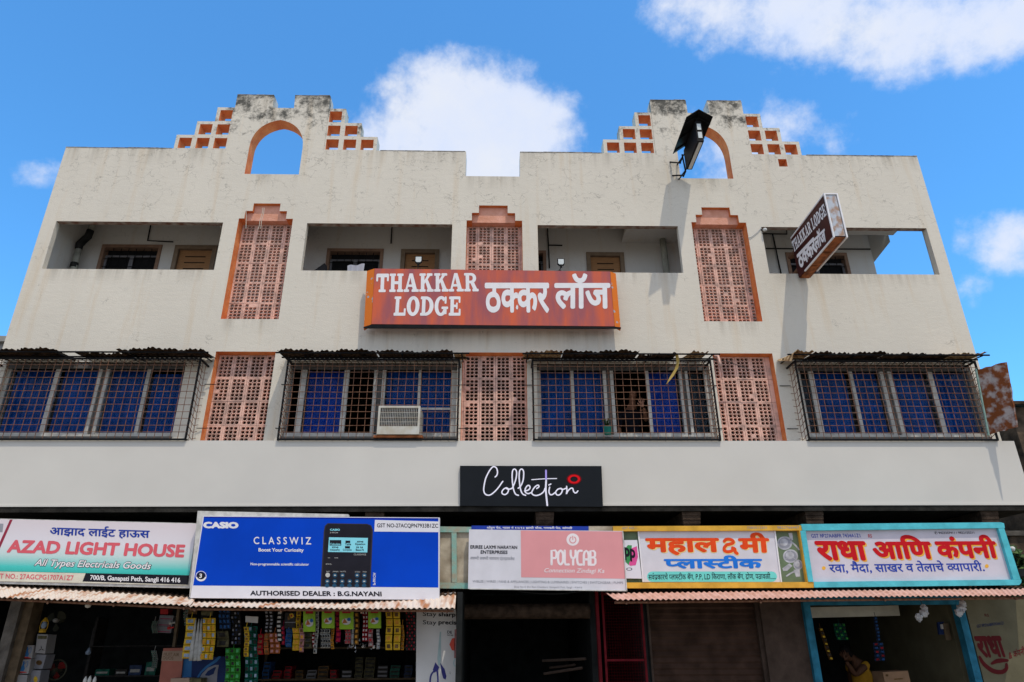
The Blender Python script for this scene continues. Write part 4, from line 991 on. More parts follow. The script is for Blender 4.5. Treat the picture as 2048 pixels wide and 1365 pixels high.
c = zz(1465, 395); pxstroke(m_, [(c[0], c[1]-10), c], 1.2, Y+.03, 0, .010, curve=False); pxstroke(m_, [c, (c[0]-10, c[1]+6)], 1.2, Y+.03, 0, .010, curve=False); pxstroke(m_, [c, (c[0]+10, c[1]+6)], 1.2, Y+.03, 0, .010, curve=False)
m_.build('tableware_picture', ['plate_grey', 'plate_shade'], T)
# small pp poster
q = pts(z4, (186, 272), (286, 271), (322, 568), (198, 566)); Yp = Y-.03
T = signthing('pp_poster', 'small white poster with pink and green splashes beside the plastics shop sign', q, Yp, cat='poster')
m_ = MB(); pxpanel(m_, q, Yp, .02); m_.build('sheet', 'white_vinyl', T)
m_ = MB(); pxpoly(m_, pts(z4, (188, 345), (215, 310), (245, 312), (240, 400), (222, 465), (196, 440)), Yp, 0, .003); pxpoly(m_, pts(z4, (243, 335), (283, 318), (292, 400), (275, 465), (230, 470), (222, 455), (245, 400)), Yp, 1, .0045)
write(m_, 'pp', z4(186, 325), z4(270, 345), z4(190, 425), Yp, 2, bold=.04, depth=.007); c = z4(225, 495); pxellipse(m_, c[0], c[1], 6, 3, Yp, 2, .004, 20, inner=.75)
m_.build('print', ['leaf_green', 'hot_pink', 'ink'], T)
# grain shop sign
Y = -.62; z5 = zm(1560, 1000, 3.74); z5b = zm(1610, 1050, 4.995)
T = signthing('grain_shop_sign', 'white painted sign with deep red Marathi letters in a cyan frame at far right', pts(z5, (150, 180), (1680, 170), (1805, 640), (255, 655)), Y)
m_ = MB(); pxpanel(m_, pts(z5, (170, 205), (1660, 195), (1770, 620), (235, 625)), Y, .06); m_.build('panel', 'radha_white', T)
for nm, a in (('top_rail', [(158, 182), (1650, 168), (1676, 176), (1682, 211), (190, 230), (168, 230)]), ('bottom_rail', [(254, 614), (1806, 596), (1806, 618), (1790, 638), (256, 656)]), ('upright', [(152, 231), (192, 231), (250, 613), (213, 613)]), ('upright', [(1634, 214), (1677, 213), (1800, 595), (1747, 596)])):
    m_ = MB(); pxpanel(m_, pts(z5, *a), Y-.05, .08); m_.build(nm, 'cyan_paint', T)
m_ = MB()
for dx, dy, mi, d, b in ((15, 13, 1, .004, .045), (0, 0, 0, .009, .042)):
    W = lambda s, TL, TR, BL: write(m_, s, z5b(TL[0]+dx, TL[1]+dy), z5b(TR[0]+dx, TR[1]+dy), z5b(BL[0]+dx, BL[1]+dy), Y, mi, bold=b, depth=d)
    W('राधा', (88, 158), (596, 160), (130, 360)); W('आिण', (640, 103), (1228, 100), (695, 345)); W('कंपनी', (1274, 100), (1880, 98), (1328, 337))
W = lambda s, TL, TR, BL, mi, b: write(m_, s, z5b(*TL), z5b(*TR), z5b(*BL), Y, mi, bold=b, depth=.006)
W(['रवा, मैदा, साखर व तेलाचे ', ('half', 'व', .72), 'यापारी.'], (228, 365), (1768, 352), (252, 490), 2, .018)
W('GST №27AABFR 7434A1Z1', (56, 90), (545, 86), (66, 130), 2, .01); W('RS', (628, 94), (665, 92), (633, 130), 0, .01); W('✆ 9423257411 / 9822155211', (1288, 68), (1685, 64), (1296, 95), 3, .012)
for x, y in ((187, 433), (1815, 413)): c = z5b(x, y); pxellipse(m_, c[0], c[1], 3.8, 3.8, Y, 1, .005, 18)
m_.build('lettering', ['radha_red', 'radha_yellow', 'radha_blue', 'ink'], T)
# painted name on the shop front wall at far right
zw = zm(1590, 1180, 4.4716); Y = -.052; m_ = MB()
write(m_, 'राधा', zw(1596, 412), zw(1836, 408), zw(1660, 612), Y, 0, bold=.05, depth=.003)
pxstroke(m_, pts(zw, (1650, 600), (1690, 665), (1770, 725), (1850, 735), (1890, 705), (1890, 665)), 9, Y, 0, .004, taper=True); pxstroke(m_, pts(zw, (1760, 660), (1800, 640), (1850, 632), (1900, 632)), 9, Y, 0, .006, taper=True)
write(m_, '& कंपनी', zw(1905, 545), zw(2050, 500), zw(1915, 620), Y, 1, bold=.01, depth=.003)
m_.build('painted_name', ['radha_maroon', 'gate_red', 'navy'], B); m_ = MB(); write(m_, 'RS', zw(1692, 215), zw(1730, 215), zw(1698, 240), Y, 0, bold=.01, depth=.003)
m_.build('painted_initials', ['radha_maroon', 'gate_red', 'navy'], B); m_ = MB(); write(m_, 'GST №27AABFR7434A1Z1', zw(1622, 312), zw(1862, 282), zw(1628, 340), Y, 2, bold=.015, depth=.003)
m_.build('painted_tax_number', ['radha_maroon', 'gate_red', 'navy'], B)
# ------------------------------------------------------------------ window cages
CAGES = [(-7.62, -4.46, 'far left'), (-3.14, -.555, 'l'), (.565, 3.30, 'r'), (4.62, 7.44, 'fr')]
CLAB = ['rusty grid cage over the leftmost wide blue curtained window, cut by the photo edge', 'rusty grid cage with an air conditioner poking out through it', 'rusty grid cage with a waving person behind it and a torn yellow strip', 'rusty grid cage with a rusty hatch door swung open at its right end']
hood_specs = []
for ci, (x0, x1, _) in enumerate(CAGES):
    z0, z1, yf, yb = 4.225, 5.47, -.325, -.005
    T = thing('window_cage', CLAB[ci], 'window cage', ((x0+x1)/2, yf, z0), 'cages over the first floor windows')
    m_ = MB(); nv = round((x1-x0)/.113); nh = 12; rr = .0048
    jx = [x0+(x1-x0)*i/nv+random.uniform(-.004, .004) for i in range(nv+1)]; jz = [z0+(z1-z0)*j/nh+random.uniform(-.004, .004) for j in range(nh+1)]
    for x in jx:
        b = random.uniform(-.012, .012); m_.tube([(x, yf, z0), (x+b, yf-.004, (z0+z1)/2), (x, yf, z1)], rr, 4)
    for z in jz:
        if abs(z-z0) < .02 or abs(z-z1) < .02: continue
        b = random.uniform(-.008, .008); m_.tube([(x0, yf-.012, z), ((x0*2+x1)/3, yf-.012, z+b), ((x0+2*x1)/3, yf-.012, z-b), (x1, yf-.012, z)], rr, 4)
    m_.build('front_grille', 'rust_bar', T)
    for xs in (x0, x1):
        m_ = MB()
        for z in jz[1:-1]: m_.tube([(xs, yf-.012, z), (xs, yf*.45, z-.055), (xs, yb, z)], rr, 4)
        for k in (1, 2): m_.rod((xs, yf*k/3, z0), (xs, yf*k/3, z1), rr, 4)
        m_.build('side_grille', 'rust_bar', T)
    m_ = MB()
    for x in jx[1:-1]: m_.tube([(x, yf, z1+.003), (x+.03, yf*.5, z1+.008), (x, yb, z1+.003)], rr, 4)
    for k in (1, 2): m_.rod((x0, yf*k/3, z1+.015), (x1, yf*k/3, z1+.015), rr, 4)
    m_.build('top_grille', 'hood_rust_awning_shade', T)
    m_ = MB()
    for x in jx[1:-1:2]: m_.rod((x, yf, z0-.003), (x, yb, z0-.003), rr, 4)
    m_.box(x0, x1, yf*.8, yf*.75, z0-.016, z0-.008); m_.box(x0, x1, yf*.3, yf*.25, z0-.016, z0-.008)
    m_.build('bottom_grille', 'rust_bar', T)
    m_ = MB(); s = .012
    for z in (z0, z1): m_.box(x0-s, x1+s, yf-s, yf+s, z-s, z+s); m_.box(x0-s, x0+s, yf+s, yb, z-s, z+s); m_.box(x1-s, x1+s, yf+s, yb, z-s, z+s)
    for x in (x0, x1): m_.box(x-s, x+s, yf-s, yf+s, z0+s, z1-s)
    for x in (x0, x1):
        for z in (z0+.25, z1-.3): m_.rod((x, yb-.03, z), (x+(.16 if x == x1 else -.16), -.004, z+.01), .007, 4)
    m_.build('cage_frame', 'black_steel', T)
    # sagging corrugated rain hood over the cage, top-level: it lies on the cage
    hx0, hx1 = x0-(.14 if ci else -.02), x1+(.10 if ci != 2 else .06)
    hl = ['ragged dark corrugated rain hood above the leftmost window cage', 'ragged corrugated rain hood above the cage with the air conditioner', 'rain hood with pale torn ends above the cage of the waving person', 'corrugated rain hood with a pale curled left end above the rightmost cage'][ci]
    H = thing('rain_hood', hl, 'rain hood', ((hx0+hx1)/2, -.2, 5.53), 'rain hoods over the window cages')
    def sheet(xa, xb, mat_, yo=0, zo=0, curl=0):
        m = MB(); n = max(8, int((xb-xa)/.0125)); vs = []; rag = random.uniform(0, 9)
        for i in range(n+1):
            x = xa+(xb-xa)*i/n; w = .011*math.sin(x*2*math.pi/.075)
            edge = .03*math.sin(x*7+rag)+.025*math.sin(x*23+rag)+random.uniform(-.012, .012)
            cz = curl*max(0, 1-(i/n)*3.5)**2
            for k in range(4):
                t = k/3; y = -.012-(.47+edge+yo)*t; z = 5.605-.055*t+w+zo-.012*math.sin(t*3)*abs(math.sin(x*3+rag))-cz*t
                vs.append((x, y, z))
        A = vs; nn = 4
        m.add(A, [(i*nn+k, i*nn+k+1, (i+1)*nn+k+1, (i+1)*nn+k) for i in range(n) for k in range(3)])
        m.add([(x, y, z+.004) for x, y, z in A], [(i*nn+k, (i+1)*nn+k, (i+1)*nn+k+1, i*nn+k+1) for i in range(n) for k in range(3)])
        m.build('corrugated_sheet', mat_, H, smooth=True)
    L_ = hx1-hx0
    if ci == 2: cuts = [(0, .20, 'hood_pale', 0, 0, 0), (.205, .60, 'hood_rust_awning_shade', .02, .004, 0), (.605, .80, 'hood_rust_awning_shade', -.06, -.01, 0), (.86, .965, 'hood_pale', -.02, .02, .05)]
    elif ci == 3: cuts = [(0, .12, 'hood_pale', .05, .01, .16), (.125, .5, 'hood_rust_awning_shade', 0, 0, 0), (.505, .84, 'hood_rust_awning_shade', -.03, -.006, 0), (.845, 1, 'hood_pale', -.02, .01, 0)]
    elif ci == 1: cuts = [(0, .52, 'hood_rust_awning_shade', .02, 0, 0), (.525, .93, 'hood_rust_awning_shade', -.02, .006, 0), (.935, 1, 'hood_pale', -.06, -.01, 0)]
    else: cuts = [(0, .33, 'hood_rust_awning_shade', .03, 0, 0), (.40, .62, 'hood_rust_awning_shade', -.09, -.012, 0), (.60, 1, 'hood_rust_awning_shade', .03, .008, 0)]
    for a, b, mt, yo, zo, cl in cuts: sheet(hx0+L_*a, hx0+L_*b, mt, yo, zo, cl)
    m_ = MB(); m_.rod((hx0-.02, -.46, 5.525), (hx1+.06, -.46, 5.525), .013, 6); m_.build('hood_rail', 'black_steel', H)
    m_ = MB(); m_.rod((hx0, -.22, 5.545), (hx1+.04, -.22, 5.545), .013, 6); m_.build('hood_rail', 'black_steel', H)
    for f in (.02, .33, .66, .98):
        m_ = MB(); x = hx0+L_*f; m_.rod((x, -.005, 5.56), (x, -.48, 5.51), .011, 5); m_.build('hood_arm', 'black_steel', H)
    if ci == 3:
        m_ = MB(); hx, hy = x1+.02, -.37
        a, d = at(1952, 740, -.36), at(1977, 870, -.36); b, c = at(2011, 725, -.68), at(2033, 855, -.70); random.seed(31); jag = lambda p, q, n_: [p.lerp(q, k/n_)+Vector((0, random.uniform(-.012, .012), random.uniform(-.014, .014))) for k in range(1, n_)]
        A = [a]+jag(a, b, 6)+[b]+jag(b, c, 9)+[c]+jag(c, d, 7)+[d]
        n_ = Vector((-.018, .008, 0)); m_.hexa(A, [p-n_ for p in A]); dr = m_.build('hatch_door', 'rust_door', T)
        m_ = MB()
        m_.rod(a+Vector((-.002, -.004, .01)), d+Vector((-.002, -.004, -.01)), .016, 5)
        m_.build('door_rim', 'mint', dr)
# air conditioner in the second cage
Ya = -.37; a, b = at(757.5, 812, Ya), at(838, 869, Ya)
x0, x1, z1, z0 = a.x, b.x, a.z, b.z
T = thing('air_conditioner', 'weathered white window air conditioner poking through the second window cage', 'air conditioner', ((x0+x1)/2, Ya, z0))
m_ = MB(); e = .03
m_.box(x0, x1, Ya+.05, .12, z0+.015, z1); m_.box(x0, x0+e, Ya, Ya+.049, z0+.12, z1); m_.box(x1-e, x1, Ya, Ya+.049, z0+.12, z1); m_.box(x0+e, x1-e, Ya, Ya+.049, z1-e, z1); m_.box(x0, x1, Ya-.006, Ya+.049, z0, z0+.119)
m_.build('casing', 'ac_white', T)
m_ = MB(); m_.box(x0+e, x1-e, Ya+.035, Ya+.048, z0+.12, z1-e); m_.build('condenser_coil', 'ac_fins', T)
m_ = MB()
for k in range(1, 22): x = x0+e+(x1-x0-2*e)*k/22; m_.box(x-.0022, x+.0022, Ya+.004, Ya+.012, z0+.12, z1-e)
for k in range(1, 4): z = z0+.12+(z1-e-z0-.12)*k/4; m_.box(x0+e, x1-e, Ya+.013, Ya+.018, z-.003, z+.003)
m_.build('grille', 'ac_white', T)
m_ = MB(); m_.box(x0-.05, x1+.05, -.34, -.02, z0-.04, z0-.005); m_.build('tray', 'rust_plate', T)
# torn strip, pots and pipe by the third cage
z6 = zm(1040, 640, 3.413)
m_ = MB(); vs = []
for (x, y), w in zip([(1068, 240), (1078, 285), (1068, 335), (1035, 390), (1000, 442)], (5, 5, 6, 7, 2)):
    p = at(*z6(x, y), -.40); vs += [p+Vector((-w*.004, 0, 0)), p+Vector((w*.004, -.02, .01))]
m_.add(vs+[v+Vector((0, .004, 0)) for v in vs], [(2*i, 2*i+1, 2*i+3, 2*i+2) for i in range(4)]+[(10+2*i, 12+2*i, 13+2*i, 11+2*i) for i in range(4)])
tag(m_.build('plastic_strip', 'tarp_yellow'), 'torn yellow plastic strip dangling from the hood before the waving person', 'strip')
c = at(*z6(600, 790), -.1); T = thing('plant_pot', 'small teal pot with a scraggly plant on the sill inside the third cage', 'plant', (c.x, -.1, 4.37))
m_ = MB(); m_.lathe((c.x, -.1, 4.366), (0, 0, 1), [(.0, 0), (.05, 0), (.07, .11), (.075, .115), (.06, .115), (.055, .09), (0, .09)], 14); m_.build('pot', 'pot_teal', T, smooth=True)
m_ = MB()
for k in range(16):
    a = random.uniform(0, 6.3); r = random.uniform(.04, .15); h = random.uniform(.08, .22); p0 = Vector((c.x, -.1, 4.455)); p1 = p0+Vector((math.cos(a)*r*.5, math.sin(a)*r*.5, h*.8)); p2 = p0+Vector((math.cos(a)*r, math.sin(a)*r, h*.6))
    s = Vector((-math.sin(a), math.cos(a), 0))*.012; m_.add([p0-s*.3, p0+s*.3, p1+s, p1-s, p2], [(0, 1, 2, 3), (3, 2, 4)])
m_.build('foliage', 'leaf', T)
m_ = MB(); m_.tube([at(*z6(1330, 246), -.3), at(*z6(1352, 248), -.36), at(*z6(1360, 280), -.38), at(*z6(1372, 325), -.38)], .018, 8); tag(m_.build('drain_pipe', 'jali_pink', smooth=True), 'short bent pink pipe sticking out at the right end of the third hood', 'pipe')
m_ = MB(); m_.tube([at(*z6(1200, 262), -.36), at(*z6(1420, 285), -.1), at(*z6(1660, 375), -.02)], .005, 4); tag(m_.build('cable', 'wire'), 'thin black cable sagging from the third hood across the pink lattice', 'cable')
# threads hanging at the left upper lattice
zt = zm(420, 390, 8.03)
for lab, P in (('left of two pale threads hanging together over the left pediment', [(850, 210), (838, 300), (800, 420), (792, 500), (770, 560)]), ('right of two pale threads hanging together over the left pediment', [(872, 210), (862, 300), (825, 440), (815, 545)]), ('single pale thread hanging at the left edge of the left pediment', [(580, 262), (582, 380), (578, 540)])):
    m_ = MB(); m_.tube([at(*zt(*p), -.012) for p in P], .0045, 4); tag(m_.build('hanging_thread', 'rope_white'), lab, 'thread', 'threads hanging over the left lattice')
# balcony fittings
zb1 = zm(80, 420, 5.39); Yp = .74
def pth(z_, Y, *q): return [at(*z_(*p), Y) for p in q]
T = thing('waste_pipe', 'pale waste pipe with a dark crooked elbow in the leftmost balcony', 'pipe', at(*zb1(370, 610), Yp))
m_ = MB(); m_.tube(pth(zb1, Yp, (578, 130), (540, 235)), .055, 10); m_.build('upper_pipe', 'pvc', T, smooth=True)
m_ = MB(); m_.tube(pth(zb1, Yp, (545, 225), (520, 285), (465, 335), (425, 375), (415, 430)), [.062, .066, .064, .066, .062], 10); m_.build('elbow', 'pipe_dark', T, smooth=True)
m_ = MB(); m_.tube(pth(zb1, Yp, (417, 425), (385, 540), (340, 760)), .056, 10); m_.build('lower_pipe', 'pvc', T, smooth=True)
m_ = MB(); m_.tube(pth(zb1, Yp, (374, 575), (362, 625)), .064, 10); m_.build('collar', 'pipe_dark', T, smooth=True)
zb3 = zm(1060, 430, 6.206)
m_ = MB(); m_.tube(pth(zb3, .86, (1645, 300), (1660, 420), (1705, 800)), .058, 10); tag(m_.build('downpipe', 'pvc', smooth=True), 'pale upright downpipe at the right end of the third balcony', 'pipe')
zb2 = zm(590, 430, 6.206); zb4 = zm(1500, 430, 5.12)
for z_, P, lab in ((zb1, [(1202, 120), (1160, 332), (1300, 340), (1435, 346)], 'thin dark bent conduit on the back wall of the leftmost balcony'), (zb2, [(1205, 120), (1192, 355)], 'short dark conduit hanging above the door of the second balcony'),
    (zb3, [(215, 120), (228, 378), (242, 660)], 'tall thin conduit on the back wall of the third balcony'), (zb3, [(230, 377), (402, 380)], 'short sideways conduit branch on the back wall of the third balcony'),
    (zb4, [(232, 198), (265, 350), (320, 610)], 'tall dark conduit left of the projecting sign in the rightmost balcony'), (zb4, [(372, 120), (378, 198), (130, 194)], 'bent conduit under the lintel in the rightmost balcony'), (zb4, [(160, 345), (700, 350), (1232, 352)], 'long level conduit across the back wall of the rightmost balcony')):
    m_ = MB(); m_.tube(pth(z_, .975, *P), .013, 6); tag(m_.build('conduit', 'pipe_dark'), lab, 'conduit', 'conduits on the balcony walls')
m_ = MB(); A = pth(zb2, .12, (235, 700), (235, 690), (365, 600), (392, 625), (398, 700)); m_.hexa(A, [p+Vector((0, .05, -.01)) for p in A]); tag(m_.build('folded_board', 'black'), 'dark slanted board propped behind the parapet of the second balcony', 'board')
m_ = MB(); vs = []
for i in range(13):
    t = i/12; a = at(*zb2(652+212*t, 632-22*t-8*math.sin(t*9)), .02+.012*math.sin(t*14)); b = at(*zb2(650+200*t, 702), .02+.02*math.sin(t*17)); vs += [a, b]
m_.add(vs+[v+Vector((0, .006, 0)) for v in vs], [(2*i, 2*i+1, 2*i+3, 2*i+2) for i in range(12)]+[(26+2*i, 28+2*i, 29+2*i, 27+2*i) for i in range(12)])
tag(m_.build('drying_cloth', 'cloth_grey', smooth=True), 'pale grey cloth drying on the parapet of the second balcony', 'cloth')
for (cx, cy, fx, fy), lab in zip(((837, 519.5, 835.5, 539), (1122, 524, 1119, 541)), ('small floodlight over the lodge board in front of the second balcony door', 'small floodlight over the lodge board left of the third balcony door')):
    Yf = -.22; c, f = at(cx, cy, Yf), at(fx, fy, Yf); T = thing('floodlight', lab, 'floodlight', f, 'floodlights on top of the lodge board')
    m_ = MB(); w, h = .058, .062
    a = [c+Vector((-w, 0, h)), c+Vector((-w, 0, -h*.6)), c+Vector((-w*.6, 0, -h)), c+Vector((w*.6, 0, -h)), c+Vector((w, 0, -h*.6)), c+Vector((w, 0, h))]; m_.hexa(a, [p+Vector((0, .035, 0)) for p in a]); m_.build('lamp_housing', 'black_steel', T)
    m_ = MB(); k = .8; a = [c+(p-c)*k+Vector((0, -.004, 0)) for p in a]; m_.hexa(a, [p+Vector((0, .003, 0)) for p in a]); m_.build('lens', 'lens_pale', T)
    m_ = MB(); m_.box(c.x-.018, c.x+.018, Yf, Yf+.03, c.z-h-.035, c.z-h-.001); m_.rod((c.x, Yf+.015, c.z-h-.03), (f.x, Yf+.015, f.z), .008, 6); m_.box(f.x-.03, f.x+.03, Yf+.0, Yf+.04, f.z-.012, f.z-.001); m_.build('stand', 'black_steel', T)
c = at(1529.5, 460, -.05); T = thing('light_bulb', 'round white bulb in a holder at the top left corner of the rightmost balcony', 'bulb', c)
m_ = MB(); m_.lathe(c, (.3, -.5, -.25), [(.001, -.04), (.016, -.035), (.03, -.012), (.034, .008), (.026, .028), (.001, .038)], 12); m_.build('bulb', 'bulb_white', T, smooth=True)
m_ = MB(); m_.rod(c-Vector((.3, -.5, -.25)).normalized()*.03, c-Vector((.3, -.5, -.25)).normalized()*.10, .017, 8); m_.build('holder', 'black', T)
m_ = MB(); m_.tube([at(*z7(*p), -.012) for p in [(770, 968), (755, 990), (730, 1015), (690, 1045), (668, 1048)]], .005, 4); tag(m_.build('lamp_cord', 'flake_grey'), 'thin grey cord curving on the facade from the bulb to the right lattice', 'cord')
# ------------------------------------------------------------------ corrugated shop awnings
def awning(name, label, front, back, Yf, Yb, mat_, wl=.066, amp=.0085, grp='corrugated awnings over the shops'):
    """front/back: photo polylines (left to right) of the lower and upper edge"""
    T = thing(name, label, 'awning', at(*front[len(front)//2], Yf), grp)
    F = [at(*p, Yf) for p in front]; K = [at(*p, Yb) for p in back]
    def interp(L, x):
        for a, b in zip(L, L[1:]):
            if x <= b.x or b is L[-1]: return a.z+(b.z-a.z)*(x-a.x)/(b.x-a.x)
    x0, x1 = F[0].x, F[-1].x; n = int((x1-x0)/(wl/6)); vs = []
    xb0, xb1 = K[0].x, K[-1].x
    for i in range(n+1):
        t = i/n; xf = x0+(x1-x0)*t; xb = xb0+(xb1-xb0)*t; w = amp*math.sin(xf*2*math.pi/wl)
        zf = interp(F, xf)+w; zb_ = interp(K, xb)+w; rg = random.uniform(-.004, .004)
        for k in range(4): s = (0, .6, 1.0, 1.5)[k]; vs.append((xf+(xb-xf)*s, Yf+rg+(Yb-Yf)*s, zf+(zb_-zf)*s))
    m = MB(); m.add(vs, [(i*4+k, (i+1)*4+k, (i+1)*4+k+1, i*4+k+1) for i in range(n) for k in range(2)]); m.add(vs, [(i*4+2, (i+1)*4+2, (i+1)*4+3, i*4+3) for i in range(n)], 1)  # rear strip coloured dark to stand in for the shadow of the sign
    m.add([(x, y, z-.003) for x, y, z in vs], [(i*4+k, i*4+k+1, (i+1)*4+k+1, (i+1)*4+k) for i in range(n) for k in range(3)])
    m.add([v for i in range(n+1) for v in (vs[i*4], (vs[i*4][0], vs[i*4][1], vs[i*4][2]-.006))], [(2*i, 2*i+1, 2*i+3, 2*i+2) for i in range(n)])
    m.build('corrugated_sheet', [mat_, 'hood_rust_awning_shade'], T, smooth=True)
    m = MB(); a = F[0]; m.rod((x0+.02, Yf+.10, F[0].z-.035), (x1-.02, Yf+.10, F[-1].z-.035), .014, 6); m.build('rail', 'rust_bar', T)
    for f in (.03, .35, .65, .97):
        m = MB(); x = x0+(x1-x0)*f; xb = xb0+(xb1-xb0)*f; m.rod((x, Yf+.03, interp(F, x)-.05), (xb, -.02, interp(K, xb)+.02), .012, 5); m.build('arm', 'rust_bar', T)
    return T
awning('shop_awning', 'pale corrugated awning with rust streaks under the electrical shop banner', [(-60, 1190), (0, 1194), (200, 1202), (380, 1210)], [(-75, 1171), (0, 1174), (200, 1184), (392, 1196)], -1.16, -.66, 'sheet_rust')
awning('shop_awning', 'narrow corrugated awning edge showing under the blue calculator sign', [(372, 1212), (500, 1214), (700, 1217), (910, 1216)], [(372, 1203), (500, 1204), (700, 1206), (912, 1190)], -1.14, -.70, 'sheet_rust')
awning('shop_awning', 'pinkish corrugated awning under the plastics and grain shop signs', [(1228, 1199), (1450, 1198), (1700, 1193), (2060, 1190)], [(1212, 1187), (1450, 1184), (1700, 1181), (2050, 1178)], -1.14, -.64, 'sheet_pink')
# ------------------------------------------------------------------ shutters, gate, posts
m_ = MB(); a, b = at(900, 1207, -.02), at(1182, 1238, -.02)
m_.lathe((a.x, .10, (a.z+b.z)/2), (1, 0, 0), [(.001, 0), (.10, 0), (.10, b.x-a.x), (.001, b.x-a.x)], 14); tag(m_.build('shutter_drum', 'brick_dark'), 'rusty rolled up shutter drum across the top of the dark middle shop', 'shutter')
T = thing('rolling_shutter', 'closed brown rolling shutter under the plastics shop sign', 'shutter', (2.9, .1, -.15))
m_ = MB(); vs = []; n = 90
for i in range(n+1):
    z = -.15+2.28*i/n; y = .12+.012*math.sin(i*2*math.pi/3)
    vs += [(2.10, y, z), (3.62, y, z)]
m_.add(vs, [(2*i, 2*i+1, 2*i+3, 2*i+2) for i in range(n)]); m_.build('slat_curtain', 'shutter_brown', T)
for x in (2.10, 3.64): m_ = MB(); m_.box(x-.03, x+.03, .06, .11, -.15, 2.12); m_.build('guide_rail', 'brown_wall', T)
T = thing('mesh_gate', 'dark red steel gate with wire mesh standing open left of the brown shutter', 'gate', (1.7, -.1, -.15))
m_ = MB(); s = .014
xa, xb = 1.47, 1.995
m_.box(xa-s, xa+s, -.12, -.08, -.15, 2.18); m_.box(xb-s, xb+s, -.12, -.08, -.15, 2.18)
for z in (2.12, 1.30, .5, -.1): m_.box(xa+s, xb-s, -.115, -.085, z-s, z+s)
m_.build('gate_frame', 'gate_red', T)
m_ = MB()
for k in range(1, 15): x = xa+(xb-xa)*k/15; m_.rod((x, -.098, -.1), (x, -.098, 2.1), .0016, 3, caps=False)
for k in range(60): z = -.08+2.18*k/60; m_.rod((xa, -.101, z), (xb, -.101, z), .0016, 3, caps=False)
m_.build('wire_mesh', 'gate_red', T)
m_ = MB(); m_.box(1.37, 1.41, -.14, -.06, -.15, 2.2); tag(m_.build('gate_post', 'gate_red'), 'dark red post at the left of the open mesh gate', 'post')
T = thing('door_surround', 'bright blue timber surround of the open grain shop doorway', 'door frame', (5.3, -.05, -.15))
m_ = MB(); a = at(1606, 1203, -.05); m_.box(4.235, 4.33, -.07, .06, -.15, 2.08); m_.build('post', 'door_blue', T)
m_ = MB(); m_.box(6.375, 6.47, -.07, .06, -.15, 2.08); m_.build('post', 'door_blue', T)
m_ = MB(); m_.box(4.331, 6.374, -.065, .05, 1.965, 2.075); m_.build('head_beam', 'door_blue', T)
m_ = MB(); m_.box(4.24, 6.46, -.02, .05, 2.0755, 2.2); m_.build('fanlight_board', 'door_blue', T)
q = zw(112, 240); m_ = MB(); a, b = at(*zw(105, 228), .05), at(*zw(143, 436), .05); m_.rod(a, a.lerp(b, .78), .014, 8); T = thing('tube_lamp', 'unlit pale tube lamp upright inside the left blue door post', 'lamp', b); m_.build('tube', 'cream', T)
m_ = MB(); m_.rod(a.lerp(b, .79), b, .022, 8); m_.build('end_cap', 'cream', T)
# scissors poster
Y = -.30; T = thing('scissors_poster', 'pale advertising board with scissors standing between the snack shop and the dark shop', 'poster', (-.75, -.3, .4))
q = [(833, 1219), (912, 1219), (914.5, 1480), (831, 1480)]
m_ = MB(); pxpanel(m_, q, Y, .03); m_.build('board', 'poster_grey', T)
m_ = MB()
pxpoly(m_, pts(z3, (152, 978), (163, 975), (161, 1185), (133, 1185)), Y, 0, .004); pxpoly(m_, pts(z3, (133, 1180), (161, 1180), (155, 1235), (140, 1235)), Y, 0, .0055)
pxpoly(m_, pts(z3, (118, 1212), (148, 1250), (138, 1275), (110, 1292), (98, 1270)), Y, 1, .005); pxstroke(m_, pts(z3, (112, 1275), (88, 1305), (78, 1350), (80, 1420), (105, 1450), (132, 1410), (138, 1340), (132, 1280)), 3.4, Y, 1, .006)
pxpoly(m_, pts(z3, (155, 1215), (190, 1265), (204, 1320), (196, 1345), (178, 1335), (166, 1290)), Y, 1, .005)
pxpoly(m_, pts(z3, (226, 1075), (246, 1028), (268, 1024), (268, 1122), (246, 1120)), Y, 2, .004); pxpoly(m_, pts(z3, (266, 960), (280, 955), (283, 1180), (262, 1180)), Y, 3, .004); pxstroke(m_, pts(z3, (270, 1185), (258, 1215), (268, 1240), (280, 1235)), 2.2, Y, 0, .005)
m_.build('scissors_print', ['scissor_steel', 'scissor_violet', 'poster_red', 'pink_pack'], T)
m_ = MB(); w3b = lambda s, x0, x1, y0, y1, b: write(m_, s, z3(x0, y0), z3(x1, y0+3), z3(x0, y1), Y, 0, bold=b, depth=.006)
w3b('Stay', 22, 126, 822, 866, .008); w3b('sharp', 142, 274, 826, 868, .03); w3b('Stay', 22, 126, 886, 930, .008); w3b('precis', 142, 280, 888, 930, .03); w3b('DE', 210, 246, 968, 990, .02); w3b('SCIS', 210, 256, 997, 1008, .02); w3b('L', 230, 238, 1282, 1300, .01)
m_.build('lettering', 'ink', T)
m_ = MB(); pxpanel(m_, pts(z3, (150, 690), (272, 672), (274, 762), (152, 775)), -.62, .012); m_.build('top_flap', 'poster_grey', T); m_ = MB(); write(m_, 'WiRUS', z3(168, 720), z3(240, 716), z3(168, 742), -.62, 0, depth=.004); m_.build('flap_lettering', 'grey_text', T)
